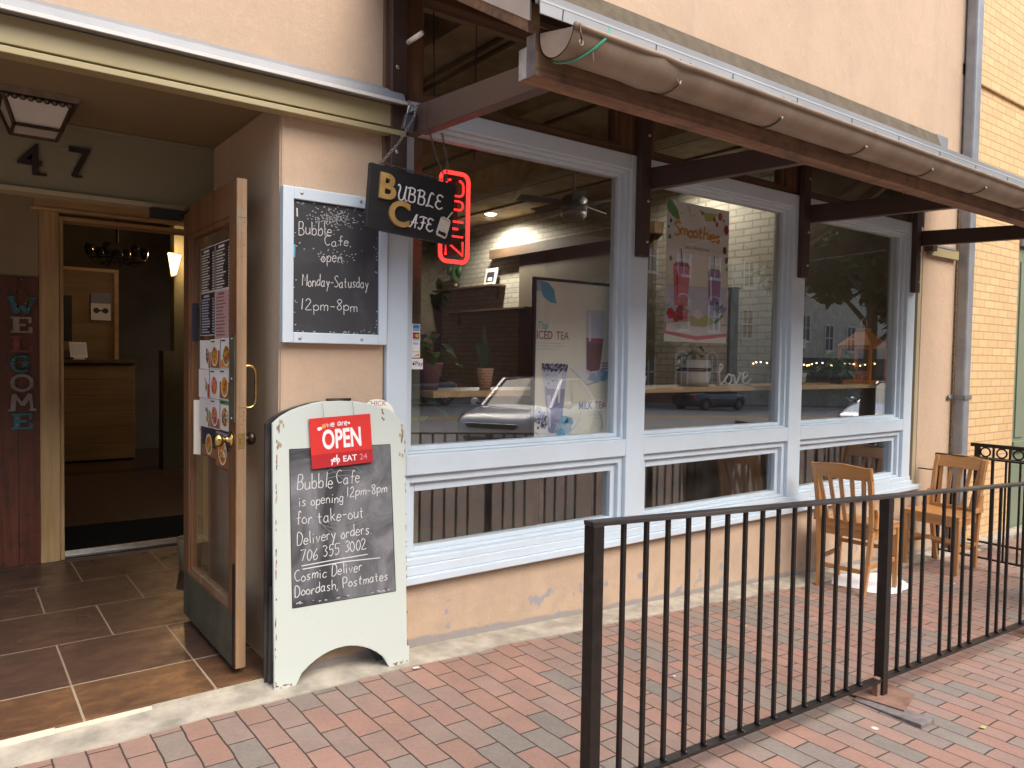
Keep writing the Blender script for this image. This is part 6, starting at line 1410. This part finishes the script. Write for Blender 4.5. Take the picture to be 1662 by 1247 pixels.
# ---------------------------------------------------------------- the street behind the camera (seen in the glass)
def car(name, label, cat, loc, rz, paint, L=4.45, Wd=1.78, H=1.45, nose=.0, suv=False, badge=None):
    T = thing(name, loc, label, cat, None, rz)
    hw = Wd/2; x0, x1 = -L/2, L/2; belt = .88 if not suv else 1.0
    ST = [(x1, .62, .38, .66, .0), (x1-.06, .80, .26, .74, .012), (x1-.25, .87, .22, .80, .02), (x1-.8, .985, .20, belt-.02, .05), (x1-1.25, 1, .19, belt+.02, .06), (0.1, 1, .19, belt+.02, .02), (-.9, 1, .19, belt+.03, .02), (x0+1.0, .99, .20, belt+.06, .03), (x0+.45, .95, .24, belt+.07, .04), (x0+.12, .86, .30, belt+.02, .02), (x0, .74, .42, belt-.10, .0)]
    mb = MB(); vs = []; n = 9
    for x, k, zb, zt, cr in ST:
        w = hw*k; h = zt-zb
        half = [(0, zb), (w*.86, zb), (w*.97, zb+h*.18), (w, zb+h*.5), (w*.985, zb+h*.78), (w*.93, zb+h*.95), (w*.80, zt+cr*.25), (w*.45, zt+cr*.85), (0, zt+cr)]
        ring = [(x, y, z) for y, z in half]+[(x, -y, z) for y, z in half[-2:0:-1]]
        vs += ring
    r = 16; fs = [(i*r+j, i*r+(j+1) % r, (i+1)*r+(j+1) % r, (i+1)*r+j) for i in range(len(ST)-1) for j in range(r)]+[tuple(range(r-1, -1, -1)), tuple(range((len(ST)-1)*r, len(ST)*r))]
    mb.add(vs, fs, paint, True); mb.build('body', T, 0, True)
    # cabin glass, roof skin and pillars
    xf, xb = x1-1.12, x0+(.62 if not suv else .25); rf, rb = x1-1.95, x0+(1.35 if not suv else .7)
    bw, rw = hw*.93, hw*.70; zb = belt+.01
    mb = MB(); lo = [(xf, -bw*.88, zb), (xf, bw*.88, zb), (xb, bw*.85, zb), (xb, -bw*.85, zb)]; mid = [(0, 0)]
    A_ = [(xf, bw*.84, zb+.0), (rf, rw*.93, H-.05), (rb, rw*.93, H-.06), (xb, bw*.82, zb+.05), (0, bw, zb)]
    vs = [(xf, -bw*.86, zb), (xf, bw*.86, zb), (xb, bw*.84, zb+.03), (xb, -bw*.84, zb+.03), (rf, -rw, H-.04), (rf, rw, H-.04), (rb, rw, H-.05), (rb, -rw, H-.05), (xf+.06, 0, zb+.02), (rf+.05, 0, H-.015)]
    mb.add(vs, [(0, 8, 9, 4), (8, 1, 5, 9), (1, 2, 6, 5), (2, 3, 7, 6), (3, 0, 4, 7), (4, 9, 5, 6, 7), (0, 3, 2, 1, 8)], M['carglass']); mb.build('windows', T, .02, True)
    mb = MB(); n = 6; vs = []
    for i in range(n+1):
        x = rf+.03+(rb-rf-.06)*i/n
        for j in range(5): y = rw*(j/2-1)*1.02; vs.append((x, y, H-.035+.05*math.sin(PI*i/n)**.5*.6+.018*(1-(j/2-1)**2)))
    mb.add(vs, [(i*5+j, i*5+j+1, i*5+j+6, i*5+j+5) for i in range(n) for j in range(4)], paint, True)
    for s in (-1, 1):
        mb.bar((xf+.02, s*bw*.86, zb), (rf, s*rw*1.0, H-.03), .07, .05, paint); mb.bar((xb-.02, s*bw*.84, zb+.02), (rb, s*rw*1.0, H-.04), .10, .06, paint); mb.bar((-.15, s*bw*.88, zb), (-.22, s*rw*1.01, H-.04), .07, .03, M['blackplastic']); mb.bar((rf, s*rw*1.005, H-.03), (rb, s*rw*1.005, H-.04), .05, .04, paint)
    mb.build('roof', T, .01, True)
    for s in (-1, 1):
        for xw in (x1-.88, x0+.85):
            wm = MB(Matrix.Translation((xw, s*(hw-.10), .33))); wm.lathe([(.20, -.11), (.30, -.11), (.325, -.07), (.325, .07), (.30, .11), (.20, .11)], M['tyre'], (0, 0, 0), 24)
            Rx = Matrix.Translation((xw, s*(hw-.105), .33)) @ Matrix.Rotation(PI/2, 4, 'X')
            wm.v = []; wm.f = []; wm.mi = []; wm.sm = []; wm.M = Rx; wm.lathe([(.20, -.11), (.30, -.11), (.325, -.07), (.325, .07), (.30, .11), (.20, .11)], M['tyre'], (0, 0, 0), 24)
            o = wm.build('wheel', T, 0, True)
            rm = MB(Rx); rm.lathe([(0, -.09), (.19, -.06), (.21, 0), (.19, .06), (0, .09)], M['blackplastic'], (0, 0, 0), 20)
            for q in range(5): a = q*2*PI/5; rm.bar((0, 0, -s*.115), (.19*math.cos(a), .19*math.sin(a), -s*.105), .05, .02, M['rim'])
            rm.torus((0, 0, -s*.10), .195, .014, M['rim'], 'Z', 24, 6); rm.build('rim', o, 0, True)
            am = MB(Matrix.Translation((xw, s*(hw-.02), .33))); am.tube([(.385*math.cos(a), 0, .375*math.sin(a)) for a in [PI*q/16-.1 for q in range(18)]], .035, M['blackplastic'], 6); am.build('wheel_arch', T, 0, True)
        hm = MB(); hm.hexa([(x1-.10, s*.52, .58), (x1-.045, s*.48, .60), (x1-.34, s*(hw-.02), .62), (x1-.42, s*(hw-.06), .62)][::s], [(x1-.14, s*.55, .72), (x1-.10, s*.52, .735), (x1-.50, s*(hw-.035), .79), (x1-.52, s*(hw-.08), .78)][::s], M['headlamp'])
        hm.sphere((x1-.16, s*.62, .67), .05, M['rim'], 6); hm.build('headlight', T, .01, True)
        tm = MB(); tm.box(x0+.02, s*.52, .72, x0+.16, s*(hw-.10), .88, M['red']); tm.build('tail_light', T, .02, True)
        mm = MB(); mm.sphere((xf-.22, s*(hw+.10), zb+.07), .10, paint, 8, (.55, 1, .75)); mm.bar((xf-.2, s*(hw-.08), zb+.02), (xf-.2, s*(hw+.08), zb+.05), .05, .03, M['blackplastic']); mm.build('mirror', T, 0, True)
        dm = MB(); dm.bar((.95, s*(hw*1.001), .24), (.95, s*hw*.985, belt-.04), .006, .008, M['blackplastic']); dm.bar((-.18, s*(hw*1.002), .24), (-.18, s*hw*.985, belt-.03), .006, .008, M['blackplastic']); dm.bar((-.05, s*hw*1.0, belt-.15), (.12, s*hw*1.0, belt-.15), .02, .025, paint); dm.build('door_seam', T, 0, True)
    mb = MB(); mb.prism([(-.42, .0), (-.50, .06), (-.40, .09), (.40, .09), (.50, .06), (.42, 0)], 0, .05, M['blackplastic'])
    g = MB(Matrix.Translation((x1-.005, 0, .57)) @ Matrix.Rotation(PI/2, 4, 'Z')); g.prism([(-.44, .0), (-.52, .07), (-.36, .085), (.36, .085), (.52, .07), (.44, 0)], -.06, .06, M['blackplastic']); g.prism([(-.50, -.28), (-.56, -.16), (.56, -.16), (.50, -.28)], -.05, .06, M['blackplastic']); g.bar((-.5, -.062, .088), (.5, -.062, .088), .012, .012, M['rim']); g.bar((-.55, -.055, -.15), (.55, -.055, -.15), .012, .012, M['rim']); g.build('grille', T, .01, True)
    if badge:
        bm = MB(Matrix.Translation((x1-.10, 0, .735)) @ Matrix.Rotation(PI/2, 4, 'Z') @ Matrix.Rotation(-math.radians(45), 4, 'X')); bm.disc(0, 0, .085, -.012, M['rim'], 24, .042); bm.disc(0, 0, .074, -.015, M['blackplastic'], 24, .034); bm.text(badge, .05, -.05, -.018, -.018, M['rim'], bold=.02); bm.build('badge', T, 0, True)
    return T
wx_, wy_ = 9.75, -5.85
car('parked_car', 'white saloon car parked nose-in at the kerb, mirrored in the first window', 'car', (wx_, wy_, rz(wx_, wy_)), math.radians(150), M['carwhite'], badge='KIA')
car('parked_car', 'dark grey saloon car on the far side of the street, mirrored in the second window', 'car', (32.5, -19.6, rz(32.5, -19.6)), math.radians(0), M['cargrey'], H=1.48)
car('parked_car', 'silver car parked at the near kerb, mirrored at the edge of the third window', 'car', (20.8, -3.7, rz(20.8, -3.7)), math.radians(180), M['carsilver'], H=1.6, suv=True)
car('parked_car', 'dark car parked across the street beside the bicycle', 'car', (14.5, -20.2, rz(14.5, -20.2)), math.radians(180), M['cargrey'])
# bicycle
bxx, byy = 9.7, -7.9+.0
byy = -20.9; bxx = 14.0
def bicycle(loc, rz_):
    T = thing('bicycle', loc, 'black bicycle standing across the street', 'bicycle', None, rz_); k = M['blackplastic']
    for x in (-.52, .52):
        m_ = MB(); m_.torus((x, 0, .34), .33, .016, M['tyre'], 'Y', 28, 6)
        for q in range(8): a = q*PI/8; m_.tube([(x+.32*math.cos(a), 0, .34+.32*math.sin(a)), (x-.32*math.cos(a), 0, .34-.32*math.sin(a))], .002, M['steel'], 4)
        m_.build('wheel', T, 0, True)
    m_ = MB(); J = dict(bb=(-.05, 0, .29), st=(-.20, 0, .80), ht=(.38, 0, .82), hb=(.42, 0, .68), rw=(-.52, 0, .34), fw=(.52, 0, .34))
    for a, b in (('bb', 'st'), ('st', 'ht'), ('bb', 'hb'), ('ht', 'hb'), ('bb', 'rw'), ('st', 'rw'), ('hb', 'fw')): m_.tube([J[a], J[b]], .016, k, 8)
    m_.build('frame', T, 0, True)
    m_ = MB(); m_.tube([(.38, 0, .82), (.36, 0, .98)], .014, k, 6); m_.tube([(.30, -.3, 1.0), (.38, -.2, .99), (.37, 0, .98), (.38, .2, .99), (.30, .3, 1.0)], .013, k, 6); m_.build('handlebar', T, 0, True)
    m_ = MB(); m_.sphere((-.24, 0, .93), .10, k, 6, (1.3, .7, .3)); m_.tube([(-.20, 0, .8), (-.23, 0, .92)], .012, k, 6); m_.build('saddle', T, 0, True)
bicycle((13.0, -22.6, far_z(13.0, 0)), math.radians(8))
# street bin behind the patio, pole with a green street sign
T = thing('street_bin', (6.1, 1.45, gz(6.1, 1.45)), 'brown ring-topped street bin outside the railing, mirrored low in the second window', 'bin')
z = gz(6.1, 1.45); mb = MB(); mb.lathe([(0, .0), (.22, .0), (.27, .86), (.24, .86), (.2, .02)], M['shelf'], (6.1, 1.45, z+.001), 24); mb.build('drum', T); mb = MB(); mb.lathe([(.15, .88), (.285, .86), (.295, .89), (.27, .915), (.16, .915), (.15, .88)], M['beige_dark'], (6.1, 1.45, z), 28); mb.build('ring_lid', T)
T = thing('signal_mast', (38, -20, far_z(38, 0)), 'dark steel signal mast with a long arm and a green street name plate', 'mast')
z = far_z(38, 0); mb = MB(); mb.tube([(43, -22.6, z), (43, -22.6, z+6.6)], .10, M['galvdark'], 10); mb.build('pole', T); mb = MB(); mb.tube([(43, -22.6, z+5.6), (36, -18.0, z+6.0), (24, -10.5, z+5.5)], .06, M['galvdark'], 8); mb.build('arm', T); mb = MB(); mb.box(35.2, -17.85, z+4.9, 37.2, -17.8, z+5.55, M['streetgreen']); mb.build('name_plate', T)
# facades opposite
def facade(name, label, x0, x1, y, z1, wallm, wm=2.3, rows=(1.0, 4.6, 8.0), arched=True, base=None, rev=0):
    z0 = far_z((x0+x1)/2, 0)
    T = thing(name, ((x0+x1)/2, y, z0), label, 'building'); mb = MB(); mb.box(x0, y-9, z0-1.2, x1, y, z1, wallm); mb.build('wall', T)
    mb = MB(); mb.box(x0-.1, y+.001, z1-.45, x1+.1, y+.25, z1+.1, M['cream_stone']); mb.build('cornice', T)
    n = max(1, int((x1-x0)/wm)); st = (x1-x0)/n
    for r, zr in enumerate(rows):
        for i in range(n):
            cx = x0+st*(i+.5); w_, h_ = .55, 1.9
            m_ = MB(); zb_ = z0+zr
            top = [(cx+w_*math.cos(a), y, zb_+h_+(w_*.6 if arched else .0)*math.sin(a)) for a in [PI*q/8 for q in range(9)]] if arched else [(cx+w_, y, zb_+h_), (cx-w_, y, zb_+h_)]
            outl = [(cx-w_, zb_), (cx+w_, zb_)]+[(p[0], p[2]) for p in top]
            m_.M = Matrix.Translation((0, 0, 0))
            pts = [(-(p[0]), p[1]) for p in outl]
            m_.add([(p[0], y+.03, p[1]) for p in outl]+[(p[0], y+.002, p[1]) for p in outl], [tuple(range(len(outl)))[::-1]], M['darkglass'])
            for a_, b_ in zip(outl, outl[1:]+outl[:1]): m_.bar((a_[0], y+.05, a_[1]), (b_[0], y+.05, b_[1]), .10, .08, M['winwhite'], up=(0, 1, 0))
            m_.box(cx-.04, y+.031, zb_, cx+.04, y+.08, zb_+h_, M['winwhite']); m_.box(cx-w_, y+.031, zb_+h_*.5-.04, cx+w_, y+.079, zb_+h_*.5+.04, M['winwhite']); m_.box(cx-w_-.12, y+.001, zb_-.14, cx+w_+.12, y+.12, zb_-.01, M['winwhite'])
            m_.build('window', T)
    return T
facade('brick_building', 'red brick building with arched white windows across the street', 32.5, 41.5, -25.5, 13.5, M['rbrick'], 2.6)
facade('cream_building', 'weathered cream building next to the red brick one across the street', 41.6, 52, -25.3, 11.0, M['cream_stone'], 2.6, (4.6, 8.0), False)
T = facade('pale_building', 'long pale building with a dark canopy further along the street', 52.1, 74, -25.5, 9.0, M['cream_stone'], 3.0, (4.6,), False)
mb = MB(); z = far_z(60, 0); mb.hexa([(46, -25.3, z+3.0), (74, -25.3, z+2.6), (74, -23.2, z+2.2), (46, -23.2, z+2.4)][::-1], [(46, -25.3, z+3.9), (74, -25.3, z+3.9), (74, -23.2, z+2.5), (46, -23.2, z+2.6)][::-1], M['awncloth']); o = mb.build('canopy', T)
facade('sky_block_building', 'added windowless brick block behind the trees, raised to cover reflected sky', -22, 32.0, -33, 20.0, M['rbrick'], 3.4, (), False)  # added block, its height set to keep sky out of the window reflections
# trees
def tree_mesh(seed, H, R, zc, nl, leafm, ls=.16):
    rr = random.Random(seed); t = MB(); P = [(0, 0, 0), (.05, .03, H*.2), (-.03, .08, H*.38), (.1, 0, H*.62), (.05, 0, H*.85)]
    t.tube(smooth_path(P, 3), [.17*(1-.8*i/12) for i in range(13)], M['bark'], 9); tips = []
    for k in range(26):
        a = rr.uniform(0, 2*PI); zz_ = rr.uniform(.30, .8)*H; r = R*rr.uniform(.45, .95)*math.sqrt(max(.1, 1-((zz_/H-.6)/.5)**2)); e = (r*math.cos(a), r*math.sin(a), zz_+rr.uniform(.1, .22)*H)
        m_ = (e[0]*.45, e[1]*.45, zz_+.06*H); t.tube(smooth_path([(0, 0, zz_*.85), m_, e], 3), [.055, .05, .042, .035, .028, .02, .012][:7], M['bark'], 5); tips += [m_, e]
    l = MB(); centers = [(Vector(p)+Vector((rr.gauss(0, .3), rr.gauss(0, .3), rr.gauss(0, .25))), rr.uniform(.35, .8)) for p in tips for _ in range(2)]
    vs = []; fs = []
    for i in range(nl):
        c, s = rr.choice(centers); d = Vector((rr.gauss(0, 1), rr.gauss(0, 1), rr.gauss(0, .75))).normalized()*s*rr.uniform(.3, 1.1)
        p = c+d; u = Vector((rr.gauss(0, 1), rr.gauss(0, 1), rr.gauss(0, .6))).normalized(); v = u.orthogonal().normalized(); q = rr.uniform(.7, 1.3)*ls
        b = len(vs); vs += [p-u*q, p+v*q*.45, p+u*q, p-v*q*.45]; fs.append((b, b+1, b+2, b+3))
    l.add(vs, fs, leafm); return t, l
def tree(loc, seed, H, R, nl, leafm, label, ls=.16):
    T = thing('street_tree', loc, label, 'tree', 'trees along the street', .001); t, l = tree_mesh(seed, H, R, .6, nl, leafm, ls)
    t.build('trunk', T, 0, True); l.build('crown', T, 0, True); return T
t1 = tree((14.6, -1.5, gz(14.6, -1.5)), 11, 7.5, 3.4, 30000, M['leaf'], 'leafy street tree on the near pavement, mirrored in the third window', .14)
t2 = tree((9.0, -23.2, far_z(9, 0)), 21, 9.5, 4.2, 13000, M['leaf2'], 'broad street tree across the street behind the white car', .18)
for (x, y, a, s, lb) in ((1.5, -23.6, 1.1, 1.0, 'street tree across the street at the far left of the row'), (15.5, -24.0, 2.3, 1.1, 'street tree across the street next to the red brick building'), (5.2, -26, 3.0, 1.0, 'street tree set back behind the bicycle across the street'), (12.2, -26.5, 5.0, 1.05, 'street tree set back between two others across the street'), (-7, -23.4, .5, 1.05, 'street tree across the street beyond the left end of the row'), (30, -23.3, 4.0, .75, 'smaller street tree in front of the red brick building')):
    c = copy_tree(t2); c.location = (x, y, far_z(x, 0)); c.rotation_euler = (0, 0, a); c.scale = (s, s, s); c['label'] = lb
for (x, y, a, s, lb) in ((24.5, -1.7, 2.0, 1.15, 'second street tree along the near pavement beyond the first'), (36, -1.9, 4.2, 1.1, 'third street tree along the near pavement further down the hill')):
    c = copy_tree(t1); c.location = (x, y, gz(x, y)); c.rotation_euler = (0, 0, a); c.scale = (s, s, s); c['label'] = lb
